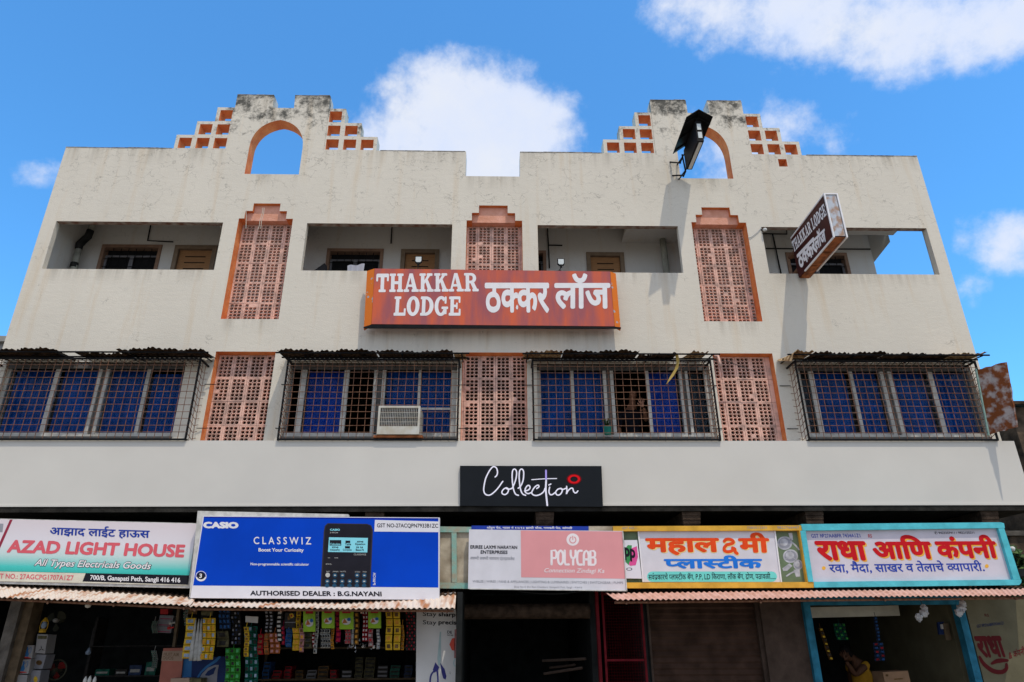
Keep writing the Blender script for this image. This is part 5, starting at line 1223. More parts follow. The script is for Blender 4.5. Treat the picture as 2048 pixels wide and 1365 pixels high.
# ------------------------------------------------------------------ goods in the shops
def sachets(name, label, cat, x0, x1, y0, y1, cols, rows, mats, Y=-.72, grp=None, lean=0, puff=.02, spot=True, wob=.01):
    """a hanging strip of little pouches: each pouch a puffed pillow with a printed patch"""
    A, Bq = at(x0, y0, Y), at(x1, y0, Y); C = at(x0, y1, Y); D_ = at(x1, y1, Y)
    m = MB(); nm = len(mats)
    ph = random.random()*6
    for r in range(rows):
        for c in range(cols):
            def P(u, v, d):
                vv = (r+v)/rows; uu = (c+u)/cols
                p = A.lerp(Bq, uu).lerp(C.lerp(D_, uu), vv); p.x += lean*vv+wob*math.sin(vv*7+ph)*.5; p.y += wob*math.sin(vv*5+ph)-d; return p
            g = .035; j = random.uniform(.75, 1.2)
            V = [P(g, g, 0), P(1-g, g, 0), P(1-g, 1-g, 0), P(g, 1-g, 0), P(.25, .25, puff*j), P(.75, .25, puff*j), P(.75, .75, puff*j), P(.25, .75, puff*j), P(g, g, -.006), P(1-g, g, -.006), P(1-g, 1-g, -.006), P(g, 1-g, -.006)]
            m.add(V, [(0, 4, 5, 1), (1, 5, 6, 2), (2, 6, 7, 3), (3, 7, 4, 0), (0, 1, 9, 8), (1, 2, 10, 9), (2, 3, 11, 10), (3, 0, 8, 11), (8, 9, 10, 11)], 0)
            m.add([V[4], V[5], V[6], V[7]], [(0, 3, 2, 1)], 0 if not spot else 1+(r+c) % max(1, nm-1) if nm > 1 else 0)
    # hook and cord on top
    t = A.lerp(Bq, .5); m.rod(t, t+Vector((0, .01, .06)), .004, 4)
    o = m.build(name, mats); tag(o, label, cat, grp); return o
G1 = 'hanging strips under the snack shop awning'
S = [
 ('blister_strip', 'narrow yellow blister strip hanging leftmost under the snack shop awning', 'strip', 372, 394, 1236, 1318, 1, 6, ['yellow_pack', 'blister'], -.74, -.05),
 ('blister_strip', 'wide yellow card of round blisters hanging right of the grey tubes', 'strip', 407, 433, 1236, 1320, 3, 6, ['yellow_pack', 'blister', 'amber_pack'], -.76, -.04),
 ('sachet_strip', 'dark blue sachet strip beside the wide yellow blister card', 'strip', 438, 461, 1217, 1259, 3, 4, ['navy_pack', 'blue_pack'], -.62, 0),
 ('snack_strip', 'two dull olive packets one above the other, below the dark blue sachets', 'packet', 433, 458, 1262, 1295, 1, 2, ['olive_pack', 'dark_pack'], -.60, 0),
 ('sachet_strip', 'dim black and white sachet strip left of the blank white card', 'strip', 463, 482, 1215, 1290, 3, 9, ['dark_pack', 'navy_pack', 'black', 'pale_grey'], -.55, 0),
 ('pouch_strip', 'bright green pouch strip hanging low left of the dark teal bottles', 'strip', 452, 482, 1296, 1372, 3, 6, ['green_pack', 'leaf_green', 'dark_pack'], -.50, -.02),
 ('bottle_strip', 'dark teal green strip of bottle shapes hanging below the blank white card', 'strip', 489, 516, 1252, 1372, 3, 9, ['teal_pack', 'dark_pack', 'blister'], -.48, 0),
 ('sachet_strip', 'thin tan and brown strip just left of the dark teal bottles', 'strip', 488, 498, 1254, 1314, 1, 6, ['yellow_pack', 'brown_pack'], -.66, 0),
 ('snack_strip', 'dull red packet strip left of the orange packets', 'strip', 515, 527, 1268, 1310, 1, 4, ['red_pack', 'brown_pack'], -.58, 0),
 ('snack_strip', 'orange packet strip next to the dull red packets', 'strip', 528, 538, 1267, 1310, 1, 3, ['orange_pack', 'brown_pack'], -.60, 0),
 ('snack_strip', 'block of small orange packets right of the single orange strip', 'packet', 539, 560, 1266, 1308, 2, 4, ['orange_pack', 'pink_pack'], -.62, 0),
 ('sachet_strip', 'black strip with pale dashes above the block of orange packets', 'strip', 530, 547, 1222, 1266, 2, 6, ['dark_pack', 'pale_grey'], -.62, 0),
 ('sachet_strip', 'black and white sachet strip left of the black packet with a yellow star', 'strip', 553, 566, 1222, 1284, 1, 7, ['dark_pack', 'white_card'], -.64, 0),
 ('sachet_strip', 'short maroon sachet strip under the black and white one', 'strip', 563, 570, 1252, 1290, 1, 4, ['magenta_pack', 'red_pack'], -.63, 0),
 ('snack_strip', 'shiny blue snack packets below the black packet with a yellow star', 'strip', 571, 584, 1258, 1295, 1, 4, ['blue_pack', 'navy_pack'], -.66, 0),
 ('snack_strip', 'tall yellow snack strip right of the shiny blue packets', 'strip', 585, 600, 1256, 1302, 1, 4, ['yellow_pack', 'amber_pack'], -.70, 0),
 ('snack_strip', 'mustard snack strip high above the tall yellow one', 'strip', 592, 602, 1222, 1256, 1, 3, ['yellow_pack', 'brown_pack'], -.66, 0),
 ('snack_strip', 'pale orange strip printed with dark hearts left of the first green bag', 'strip', 598.5, 608, 1256, 1305, 1, 4, ['pink_pack', 'brown_pack', 'amber_pack'], -.73, 0),
 ('sachet_strip', 'dark grey green packets hanging below the first green bag', 'strip', 608, 624, 1265, 1297, 1, 3, ['olive_pack', 'dark_pack'], -.66, 0),
 ('sachet_strip', 'thin red and white strip right below the first green bag', 'strip', 624.5, 631, 1264, 1296, 1, 4, ['red_pack', 'white_card'], -.66, 0),
 ('sachet_strip', 'long leaning silver grey strip between the first two green bags', 'strip', 632, 639, 1222, 1308, 1, 9, ['grey_pack', 'dark_pack'], -.74, -.03),
 ('tablet_card', 'grey card dotted with dark tablets below the second green bag', 'card', 641, 661, 1258, 1297, 4, 4, ['grey_pack', 'black'], -.70, 0),
 ('sachet_strip', 'narrow amber strip beside the grey tablet card', 'strip', 661.5, 668, 1254, 1299, 1, 5, ['amber_pack', 'brown_pack'], -.70, 0),
 ('sachet_strip', 'magenta sachet strip left of the third green bag', 'strip', 671, 681, 1222, 1285, 1, 6, ['magenta_pack', 'red_pack'], -.68, 0),
 ('tablet_card', 'pink checked card below the third green bag', 'card', 690, 702, 1258, 1288, 2, 4, ['pink_pack', 'red_pack'], -.68, 0),
 ('sachet_strip', 'plain grey strip right beside the third green bag', 'strip', 703, 708, 1222, 1290, 1, 6, ['grey_pack', 'pale_grey'], -.69, 0),
 ('sachet_strip', 'dark golden sachet strip right of the plain grey strip', 'strip', 709, 718, 1225, 1290, 1, 6, ['brown_pack', 'amber_pack'], -.68, 0),
 ('sachet_strip', 'red and white sachet strip left of the fourth green bag', 'strip', 725, 736, 1222, 1283, 2, 7, ['red_pack', 'white_card'], -.68, 0),
 ('sachet_strip', 'rosy sachet strip hanging lower beneath the fourth green bag', 'strip', 736.5, 746, 1258, 1294, 1, 4, ['pink_pack', 'red_pack', 'grey_pack'], -.67, 0),
 ('sachet_strip', 'crinkled silver strip at the right below the fourth green bag', 'strip', 753, 760, 1258, 1299, 1, 6, ['silver_foil', 'grey_pack'], -.67, 0),
 ('snack_strip', 'left of the two yellow strips with dark bows right of the green bags', 'strip', 771, 785, 1222, 1301, 1, 5, ['yellow_pack', 'brown_pack', 'amber_pack'], -.74, 0),
 ('snack_strip', 'right of the two yellow strips with dark bows right of the green bags', 'strip', 787, 801, 1222, 1301, 1, 5, ['yellow_pack', 'brown_pack', 'amber_pack'], -.74, 0),
 ('sachet_strip', 'amber brown thin strip right of the two yellow bow strips', 'strip', 802, 808, 1250, 1301, 1, 6, ['amber_pack', 'brown_pack'], -.66, 0),
 ('sachet_strip', 'dark red beaded strips hanging just left of the scissors board', 'strip', 812, 831, 1224, 1302, 4, 12, ['dark_pack', 'red_pack', 'dark_pack'], -.60, 0)]
for nm, lab, ct, a, b, c, d, cs, rs, mt, yy, ln in S: sachets(nm, lab, ct, a, b, c, d, cs, rs, mt, yy, G1, ln)
# grey tubes between the yellow blister cards
T = thing('tube_bundle', 'bundle of three long pale grey tubes of pouches between the yellow blister cards', 'packet', at(390, 1322, -.75), G1)
for k, (xa, xb) in enumerate(((392, 382), (398, 391), (403, 399))):
    m_ = MB(); P = []; R_ = []
    for i in range(9): t = i/8; P.append(at(xa+(xb-xa)*t, 1238+84*t, -.75)); R_.append(.004+.024*min(1, t*1.6)+.003*(i % 2))
    m_.tube(P, R_, 8); m_.build('tube', 'grey_pack', T, smooth=True)
# green bags
for k, (a, b, c, d) in enumerate(((606.5, 630.5, 1221, 1264), (643.5, 668, 1221, 1257), (679, 706, 1221, 1259), (736.5, 761, 1221, 1257))):
    T = thing('green_bag', ['first', 'second', 'third', 'fourth'][k]+' lime green printed bag from the left, hung under the snack shop awning', 'bag', at((a+b)/2, d, -.78), 'lime green bags under the awning')
    m_ = MB(); n = 8; vs = []; Yb_ = -.78
    for j in range(n+1):
        for i in range(n+1):
            u, v = i/n, j/n; p = at(a+(b-a)*u, c+(d-c)*v, Yb_); p.y -= .028*math.sin(math.pi*u)*math.sin(math.pi*v)**.6-.006*math.sin(i*2.3+k)*math.sin(j*1.7); vs.append(p)
    f = [(j*(n+1)+i, (j+1)*(n+1)+i, (j+1)*(n+1)+i+1, j*(n+1)+i+1) for j in range(n) for i in range(n)]
    m_.add(vs, f); m_.add([p+Vector((0, .05, 0)) for p in vs], [q[::-1] for q in f]); m_.build('pouch', 'lime_pack', T, smooth=True)
    w, h = b-a, d-c; m_ = MB(); Q = Yb_-.034
    pxpoly(m_, [(a+w*.2, c+h*.04), (a+w*.82, c+h*.04), (a+w*.82, c+h*.16), (a+w*.2, c+h*.16)], Q, 0, .001); m_.build('title_patch', 'red_pack', T); m_ = MB()
    pxellipse(m_, a+w*.5, c+h*.60, w*.33, h*.17, Q, 3, .001, 18); pxpoly(m_, [(a+w*.2, c+h*.7), (a+w*.36, c+h*.42), (a+w*.6, c+h*.66)], Q, 1, .003); pxellipse(m_, a+w*.7, c+h*.48, w*.14, h*.09, Q, 2, .004, 14)
    m_.build('print', ['red_pack', 'orange_pack', 'blue_pack', 'white_card'], T)
# black packet with a star burst, blank card
T = thing('star_packet', 'black packet with a yellow star burst high left of the green bags', 'packet', at(580, 1256, -.66), G1)
m_ = MB(); pxpanel(m_, [(570, 1226), (591, 1226), (590, 1257), (569, 1257)], -.66, .02); m_.build('pack', 'dark_pack', T)
m_ = MB(); c = (583, 1232); pxpoly(m_, [(c[0]+(6 if i % 2 else 3.6)*math.cos(i*math.pi/9), c[1]+(6 if i % 2 else 3.6)*math.sin(i*math.pi/9)) for i in range(18)], -.66, 0, .004); pxellipse(m_, c[0], c[1], 2, 2.2, -.66, 1, .006, 10); pxpoly(m_, [(570, 1244.5), (591, 1244.5), (591, 1245.8), (570, 1245.8)], -.66, 2, .004); pxellipse(m_, 578, 1236, 3, 5, -.66, 3, .004, 12); m_.build('print', ['yellow_pack', 'red_pack', 'pale_grey', 'brown_pack'], T)
m_ = MB(); pxpanel(m_, [(491, 1232.5), (516.5, 1234), (515.5, 1246.5), (491, 1245)], -.64, .004); tag(m_.build('blank_card', 'white_card'), 'blank pale card hanging above the thin tan strip', 'card', G1)
m_ = MB(); pxpanel(m_, [(403, 1219), (427, 1220), (424, 1232), (402, 1231)], -.70, .01); tag(m_.build('header_card', 'olive_pack'), 'dull yellow header card above the wide blister card', 'card', G1)
m_ = MB(); pxpanel(m_, [(378, 1217), (395, 1218), (393, 1229), (376, 1228)], -.70, .01); tag(m_.build('header_card', 'brown_pack'), 'dull brown header card above the grey tubes', 'card', G1)
# silver scraps under the strips
for k, px in enumerate((672, 693, 701, 709, 722, 728, 742, 750)):
    m_ = MB(); c = at(px, 1291+random.uniform(-4, 4), -.6)
    for q in range(5):
        o_ = c+Vector((random.uniform(-.03, .03), random.uniform(-.02, .02), random.uniform(-.05, .05))); e1 = Vector((random.uniform(-1, 1), random.uniform(-1, 1), random.uniform(-1, 1)))*.022; e2 = Vector((random.uniform(-1, 1), random.uniform(-1, 1), random.uniform(-1, 1)))*.022
        m_.add([o_, o_+e1, o_+e2+Vector((0, 0, .02)), o_+e1+e2], [(0, 1, 3, 2)])
    tag(m_.build('foil_scrap', 'silver_foil'), 'crumpled silver foil scrap among those dangling below the green bags', 'scrap', 'foil scraps below the green bags')
# shelves and stock deep in the snack shop
T = thing('stock_shelf', 'dim shelf of stacked packets deep inside the snack shop', 'shelf', (-2.2, 1.6, -.15))
for z in (.6, 1.02, 1.45):
    m_ = MB(); m_.box(-3.6, -1.1, 1.5, 1.85, z-.015, z+.01); m_.build('shelf_board', 'wood_post', T)
for x in (-3.58, -1.12): m_ = MB(); m_.box(x-.02, x+.02, 1.86, 1.90, -.149, 1.9); m_.build('upright', 'wood_post', T)
random.seed(21); mm = ['navy_pack', 'dark_pack', 'olive_pack', 'red_pack', 'teal_pack', 'pale_grey', 'blue_pack', 'brown_pack']
descr = {'navy_pack': 'navy', 'dark_pack': 'black', 'olive_pack': 'olive', 'red_pack': 'red', 'teal_pack': 'teal', 'pale_grey': 'pale grey', 'blue_pack': 'blue', 'brown_pack': 'brown'}
for z in (1.031, .611):
    x = -3.5
    while x < -1.25:
        w = random.uniform(.09, .16); mt = random.choice(mm); nst = random.randint(2, 5)
        for k in range(nst):
            m_ = MB(); h = .055; dx = random.uniform(-.008, .008); m_.box(x+dx, x+dx+w, 1.52+abs(dx), 1.78, z+k*(h+.002), z+k*(h+.002)+h); m_.box(x+dx+.01, x+dx+w-.01, 1.517+abs(dx), 1.5195+abs(dx), z+k*(h+.002)+.015, z+k*(h+.002)+.04, 1)
            tag(m_.build('stock_packet', [mt, 'dark_pack' if mt != 'dark_pack' else 'pale_grey']), 'small %s packet stacked on the dim shelf inside the snack shop' % descr[mt], 'packet', 'stock packets on the snack shop shelf, '+descr[mt])
        x += w+random.uniform(.02, .08)
# ---- electrical shop at the left
zl = zm(0, 1190, 7.8); zr = zm(230, 1190, 7.8)
T = thing('shop_pilaster', 'grey plastered pilaster at the left edge of the electrical shop', 'pillar', at(20, 1365, 0))
m_ = MB(); a, b = at(2, 1290, -.02), at(24, 1290, -.02); m_.box(a.x, b.x, -.05, .25, -.149, 2.29); m_.build('shaft', 'concrete', T)
m_ = MB(); m_.box(b.x+.001, b.x+.12, .02, .25, -.149, 2.29); m_.build('wooden_jamb', 'wood_post', T)
def fan(name, label, c, r, face, mats, ring=True, nb=3):
    T = thing(name, label, 'fan', c, None); d = Vector(face).normalized(); a = d.orthogonal().normalized(); b = d.cross(a)
    if ring:
        m = MB(); R_ = []
        for i in range(33): t = 2*math.pi*i/32; R_.append(c+(a*math.cos(t)+b*math.sin(t))*r)
        m.tube(R_, .010, 6); m.build('guard_ring', mats[2], T)
        m = MB()
        for k in range(20): t = 2*math.pi*k/20; m.tube([c+d*.05, c+(a*math.cos(t)+b*math.sin(t))*r*.6+d*.055, c+(a*math.cos(t)+b*math.sin(t))*r], .002, 3)
        m.build('guard_wires', mats[2], T)
    for k in range(nb):
        m = MB(); t0 = 2*math.pi*k/nb+.4; top, bot = [], []
        for i in range(9):
            s = i/8; t = t0+s*1.15; rr = r*.93*(1-.15*(2*s-1)**2); e = d*(-.03+.05*s)
            top.append(c+(a*math.cos(t)+b*math.sin(t))*rr+e); bot.append(c+(a*math.cos(t0+.3+s*.55)+b*math.sin(t0+.3+s*.55))*r*.2+e*.5)
        V = top+bot; n = 9; F = [(i, i+1, n+i+1, n+i) for i in range(8)]
        m.add(V, F); m.add([v-d*.003 for v in V], [q[::-1] for q in F]); m.build('blade', mats[0], T, smooth=True)
    m = MB(); m.lathe(c, d, [(.001, .035), (r*.14, .03), (r*.19, .0), (r*.19, -.04), (.001, -.05)], 18); m.build('hub', mats[1], T, smooth=True)
    m = MB(); m.lathe(c-d*.14, d, [(.001, 0), (r*.28, .01), (r*.28, .07), (r*.15, .09)], 14); m.build('motor', 'fan_dark', T, smooth=True)
    return T
c = at(*zl(365, 560), .25); fan('wall_fan', 'guarded wall fan with dark red blades above the white appliance cartons', c, .155, (.25, -1, -.1), ['fan_red', 'fan_dark', 'fan_chrome'])
c = at(*zl(868, 400), .6); fan('hanging_fan', 'unguarded brownish fan with a pale round hub in the electrical shop', c, .16, (-.15, -1, -.1), ['fan_dark', 'white_card', 'fan_dark'], ring=False)
c = at(*zl(880, 1170), .5); fan('wall_fan', 'dim red bladed fan low behind the white appliance cartons', c, .125, (.1, -1, 0), ['fan_red', 'fan_dark', 'fan_dark'])
c = at(*zl(660, 590), .1); T = thing('lantern', 'yellow hurricane lantern standing on the tall pale carton', 'lantern', c)
m_ = MB(); m_.lathe(c, (0, 0, 1), [(.001, 0), (.042, 0), (.045, .02), (.03, .045), (.02, .05)], 14); m_.build('base', 'lantern_yellow', T, smooth=True)
m_ = MB(); m_.lathe(c+Vector((0, 0, .05)), (0, 0, 1), [(.02, 0), (.034, .03), (.034, .055), (.02, .085)], 14); m_.build('globe', 'blister', T, smooth=True)
m_ = MB(); m_.lathe(c+Vector((0, 0, .135)), (0, 0, 1), [(.034, 0), (.03, .02), (.018, .03), (.018, .05), (.001, .055)], 12); m_.build('cap', 'lantern_yellow', T, smooth=True)
m_ = MB()
for s in (-1, 1): m_.tube([c+Vector((s*.04, 0, .02)), c+Vector((s*.052, 0, .07)), c+Vector((s*.046, 0, .13)), c+Vector((s*.02, 0, .17))], .005, 5)
m_.build('side_tubes', 'lantern_yellow', T)
def carton(label, q, Y, depth, mats, deco=None):
    T = thing('carton', label, 'carton', at(*q[3], Y), 'cartons in the electrical shop')
    m = MB(); pxpanel(m, q, Y, depth); m.build('box', mats, T)
    if deco: deco(T, q, Y)
    return T
def app_deco(T, q, Y):
    (ax, ay), (bx, by), (cx, cy), (dx_, dy_) = q
    L = lambda u, v: (ax+(bx-ax)*u+(dx_-ax)*v, ay+(by-ay)*u+(dy_-ay)*v)
    m = MB(); pxpoly(m, [L(0, .90), L(.75, .90), L(.95, .96), L(.95, 1), L(0, 1)], Y, 0, .003); pxpoly(m, [L(.1, .05), L(.28, .05), L(.28, .15), L(.1, .15)], Y, 0, .003)
    pxpoly(m, [L(.62, .12), L(.68, .12), L(.72, .45), L(.80, .7), L(.76, .88), L(.55, .85), L(.53, .68), L(.62, .42)], Y, 1, .003); pxstroke(m, [L(.70, .35), L(.85, .15), L(.88, .45), L(.84, .6)], .9, Y, 1, .004)
    for v in (.3, .42, .54): pxpoly(m, [L(.1, v), L(.42, v), L(.42, v+.04), L(.1, v+.04)], Y, 2, .003)
    m.build('print', ['carton_red', 'iron_blue', 'pale_grey'], T)
carton('topmost white appliance carton with a red base stripe below the red fan', pts(zl, (262, 782), (530, 790), (498, 995), (228, 985)), .12, .25, 'carton_white', app_deco)
carton('second white appliance carton from the top of its stack', pts(zl, (195, 1018), (485, 1005), (440, 1235), (140, 1228)), .10, .25, 'carton_white', app_deco)
carton('lowest visible white carton at the bottom left edge of the photo', pts(zl, (140, 1250), (430, 1250), (400, 1480), (100, 1480)), .08, .25, 'carton_white')
def prop_deco(T, q, Y):
    m = MB(); c = zl(645, 845)
    for t in (.4, 2.5, 4.6): pxpoly(m, [(c[0]+math.cos(t-.5)*1.5, c[1]+math.sin(t-.5)*1.5), (c[0]+math.cos(t)*8, c[1]+math.sin(t)*8), (c[0]+math.cos(t+.5)*3, c[1]+math.sin(t+.5)*3), c], Y, 0, .003)
    pxpoly(m, pts(zl, (592, 640), (735, 640), (728, 690), (588, 690)), Y, 1, .003); m.build('print', ['dark_pack', 'olive_pack'], T)
carton('tall pale carton printed with a dark fan under the yellow lantern', pts(zl, (585, 612), (748, 622), (700, 920), (548, 905)), .14, .2, 'carton_white', prop_deco)
carton('blue grey carton with a brown picture right of the second white carton', pts(zl, (520, 925), (725, 935), (660, 1160), (475, 1155)), .2, .2, 'pale_grey', lambda T, q, Y: (lambda m: (pxellipse(m, *zl(610, 1060), 6, 5, Y, 0, .003), m.build('print', ['brown_pack'], T)))(MB()))
carton('grey carton with a yellow mark at the lower left beside the lowest white carton', pts(zl, (450, 1175), (640, 1180), (590, 1480), (420, 1480)), .16, .2, 'pale_grey', lambda T, q, Y: (lambda m: (pxellipse(m, *zl(555, 1320), 4, 6, Y, 0, .003), m.build('print', ['yellow_pack'], T)))(MB()))
for k, (y0, y1) in enumerate(((318, 388), (392, 485), (490, 590))): carton(['top', 'middle', 'bottom'][k]+' long grey switch box in the stack left of the wooden prop', pts(zr, (700-22*k, y0), (918-15*k, y0+8), (900-15*k, y1+8), (685-22*k, y1)), .35, .2, 'pale_grey', lambda T, q, Y: (lambda m: (pxpoly(m, [(q[3][0]+2, q[3][1]-3), (q[2][0]-2, q[2][1]-3), (q[2][0]-2, q[2][1]-1.5), (q[3][0]+2, q[3][1]-1.5)], Y, 0, .003), m.build('print', ['magenta_pack'], T)))(MB()))
carton('small red carton on top of the grey switch boxes', pts(zr, (708, 220), (828, 222), (825, 305), (705, 303)), .36, .15, 'carton_red')
T = thing('wooden_prop', 'brown timber prop between the electrical shop and the snack shop', 'post', at(*zr(905, 820), 0)); m_ = MB(); pxpanel(m_, pts(zr, (975, 180), (1015, 180), (930, 815), (890, 812)), -.02, .05); m_.build('timber', 'wood_post', T)
for x, y, mt in ((885, 440, 'grey_pack'), (860, 515, 'carton_red')):
    m_ = MB(); p = at(*zr(x, y), -.04); m_.lathe(p, (1, -.1, .1), [(.001, -.035), (.02, -.03), (.022, 0), (.012, .01), (.010, .05), (.001, .052)], 10); tag(m_.build('plug', [mt]), ('white' if mt[0] == 'g' else 'red')+' plug hanging on the brown timber prop', 'plug')
for k, (x0, x1, y0, y1) in enumerate(((575, 665, 410, 600), (575, 660, 870, 1145))): sachets('bulb_card', ('upper' if k == 0 else 'lower')+' card of small blue white sachets left of the grey boxes', 'card', *(zr(x0, 0)[0], zr(x1, 0)[0], zr(0, y0)[1], zr(0, y1)[1]), 3, 9, ['grey_pack', 'teal_pack'], .3, 'sachet cards in the electrical shop')
sachets('bulb_card', 'thin card of mixed pale sachets between the timber prop and the yellow strip', 'card', *(zr(1075, 0)[0], zr(1145, 0)[0], zr(0, 190)[1], zr(0, 480)[1]), 2, 7, ['grey_pack', 'teal_pack', 'dark_pack'], -.1, 'sachet cards in the electrical shop')
# posters leaning in front
Y = -.18; T = thing('hot_air_poster', 'salmon red poster with a pale title band at the left of the snack shop', 'poster', at(345, 1365, Y))
m_ = MB(); pxpanel(m_, pts(zr, (755, 835), (1078, 828), (1000, 1560), (660, 1560)), Y, .02); m_.build('board', 'poster_salmon', T)
m_ = MB(); pxpoly(m_, pts(zr, (745, 880), (1070, 873), (1050, 1035), (722, 1030)), Y, 0, .003); m_.build('title_band', 'poster_tan', T)
m_ = MB(); write(m_, 'HUIT AIR', zr(765, 898), zr(1005, 912), zr(758, 948), Y, 0, depth=.006); write(m_, 'DUOS', zr(752, 958), zr(915, 965), zr(745, 1008), Y, 0, depth=.006); m_.build('lettering', 'brown_pack', T)
Y = -.14; T = thing('iron_poster', 'navy poster showing a large pale flat iron left of the green pouches', 'poster', at(400, 1365, Y))
m_ = MB(); pxpanel(m_, pts(zr, (1075, 1000), (1760, 960), (1720, 1560), (1000, 1560)), Y, .02); m_.build('board', 'navy', T)
m_ = MB(); pxpoly(m_, pts(zr, (1060, 1000), (1200, 1000), (1190, 1300), (1020, 1300)), Y, 0, .003)
pxpoly(m_, pts(zr, (1275, 1290), (1330, 1200), (1420, 1110), (1540, 1030), (1620, 960), (1660, 965), (1590, 1045), (1440, 1140), (1350, 1220), (1300, 1310)), Y, 0, .004)
pxpoly(m_, pts(zr, (1300, 1330), (1360, 1230), (1450, 1140), (1560, 1095), (1620, 1095), (1600, 1200), (1580, 1480), (1260, 1480)), Y, 1, .004)
pxpoly(m_, pts(zr, (1405, 1250), (1450, 1190), (1550, 1130), (1580, 1130), (1550, 1200), (1540, 1235), (1470, 1265), (1415, 1262)), Y, 2, .006)
m_.build('iron_picture', ['iron_blue', 'pale_grey', 'navy'], T)
c = at(350, 1361, -.3); T = thing('open_carton', 'open pale carton at the bottom edge in front of the salmon poster', 'carton', c)
m_ = MB(); pxpanel(m_, pts(zr, (870, 1305), (1160, 1300), (1160, 1500), (850, 1500)), -.34, .2); m_.build('box', 'poster_tan', T); m_ = MB(); pxpanel(m_, pts(zr, (1161, 1302), (1345, 1306), (1330, 1500), (1161, 1500)), -.335, .2); m_.build('side_flap', 'olive_pack', T)
# bulbs under the awning and loose bottles
for (x, y, Y, lab) in ((1378, 148, -.6, 'round pale bulb hanging just under the left awning'), (1380, 885, .5, 'dim round bulb hanging in the middle of the electrical shop')):
    p = at(*zl(x, y), Y); T = thing('light_bulb', lab, 'bulb', p); m_ = MB(); m_.lathe(p, (0, 0, -1), [(.001, -.05), (.014, -.045), (.02, -.02), (.036, .01), (.03, .035), (.001, .045)], 12); m_.build('bulb', 'bulb_white' if Y < 0 else 'blister', T, smooth=True); m_ = MB(); m_.rod(p+Vector((0, 0, .045)), p+Vector((0, 0, .3)), .004, 4); m_.build('flex', 'wire', T)
for k, (x, y) in enumerate(((1330, 1330), (1400, 1320), (1478, 1328))):
    p = at(*zl(x, y), .0); m_ = MB(); m_.lathe(p, (0, 0, 1), [(.001, -.05), (.022, -.045), (.024, 0), (.012, .03), (.001, .045)], 10); tag(m_.build('white_bottle', 'bulb_white', smooth=True), ['leftmost', 'middle', 'rightmost'][k]+' of three small white bottles at the bottom edge of the electrical shop', 'bottle', 'white bottles in the electrical shop')
T = thing('stock_rack', 'dark rack of dim boxes in the middle of the electrical shop', 'shelf', (-4.9, 1.3, -.15))
for z in (.75, 1.1, 1.5): m_ = MB(); m_.box(-6.0, -4.1, 1.3, 1.6, z-.015, z); m_.build('shelf_board', 'dark_pack', T)
for x in (-6.02, -4.08): m_ = MB(); m_.box(x-.02, x+.02, 1.3, 1.62, -.149, 1.9); m_.build('upright', 'dark_pack', T)
for z in (.7505, 1.1005):
    x = -5.9
    while x < -4.3:
        w = random.uniform(.14, .26); h = random.uniform(.08, .2); m_ = MB(); m_.box(x, x+w, 1.34, 1.56, z, z+h); m_.box(x+.02, x+w-.02, 1.335, 1.3395, z+h*.3, z+h*.6, 1); mt = random.choice(['navy_pack', 'dark_pack', 'pale_grey', 'teal_pack'])
        tag(m_.build('stock_box', [mt, 'grey_pack' if mt != 'pale_grey' else 'dark_pack']), '%s box on the dark rack of the electrical shop' % descr[mt], 'box', 'boxes on the dark rack, '+descr[mt]); x += w+random.uniform(.02, .12)
# ---- dark middle shop: timber lengths
for k, (p, q) in enumerate((((1085, 1322, .6), (1172, 1318, .2)), ((1088, 1348, .5), (1165, 1336, .2)), ((1100, 1336, .8), (1150, 1330, .4)))):
    m_ = MB(); m_.rod(at(*p[:2], p[2]), at(*q[:2], q[2]), .018, 5); tag(m_.build('timber_length', 'brown_wall'), ['top', 'bottom', 'middle'][k]+' of three loose timber lengths in the dark middle shop', 'timber', 'timber lengths in the dark shop')
m_ = MB(); m_.tube([at(*z3(760+60*i, 668+18*math.sin(math.pi*i/8)), -.5) for i in range(9)], .004, 4); tag(m_.build('cable', 'wire'), 'thin wire sagging below the pink and white sign', 'cable')
# ---- grain shop at the right
m_ = MB(); pxpanel(m_, pts(zw, (90, 158), (925, 140), (940, 232), (120, 252)), .9, .05); tag(m_.build('cream_beam', 'cream'), 'cream painted beam high inside the blue framed grain shop', 'beam')
sachets('snack_strip', 'leaning golden snack strip inside the blue framed shop', 'strip', *(zw(205, 0)[0], zw(245, 0)[0], zw(0, 340)[1], zw(0, 630)[1]), 1, 9, ['brown_pack', 'yellow_pack', 'dark_pack'], .35, 'strips in the grain shop', .16)
sachets('sachet_strip', 'dark green sachet cards inside the blue framed shop', 'strip', *(zw(340, 0)[0], zw(445, 0)[0], zw(0, 300)[1], zw(0, 450)[1]), 3, 5, ['teal_pack', 'green_pack', 'dark_pack'], .7, 'strips in the grain shop', .05)
sachets('sachet_strip', 'tall navy sachet strip inside the blue framed shop', 'strip', *(zw(700, 0)[0], zw(735, 0)[0], zw(0, 240)[1], zw(0, 460)[1]), 1, 7, ['navy_pack', 'blue_pack'], .6, 'strips in the grain shop', .05)
sachets('sachet_strip', 'red and blue sachet strip hanging below the navy strip', 'strip', *(zw(695, 0)[0], zw(790, 0)[0], zw(0, 470)[1], zw(0, 640)[1]), 2, 5, ['navy_pack', 'red_pack', 'blue_pack'], .6, 'strips in the grain shop', .03)
T = thing('cardboard_box', 'brown cardboard box at the bottom of the blue framed shop', 'box', at(*zw(910, 827), .1))
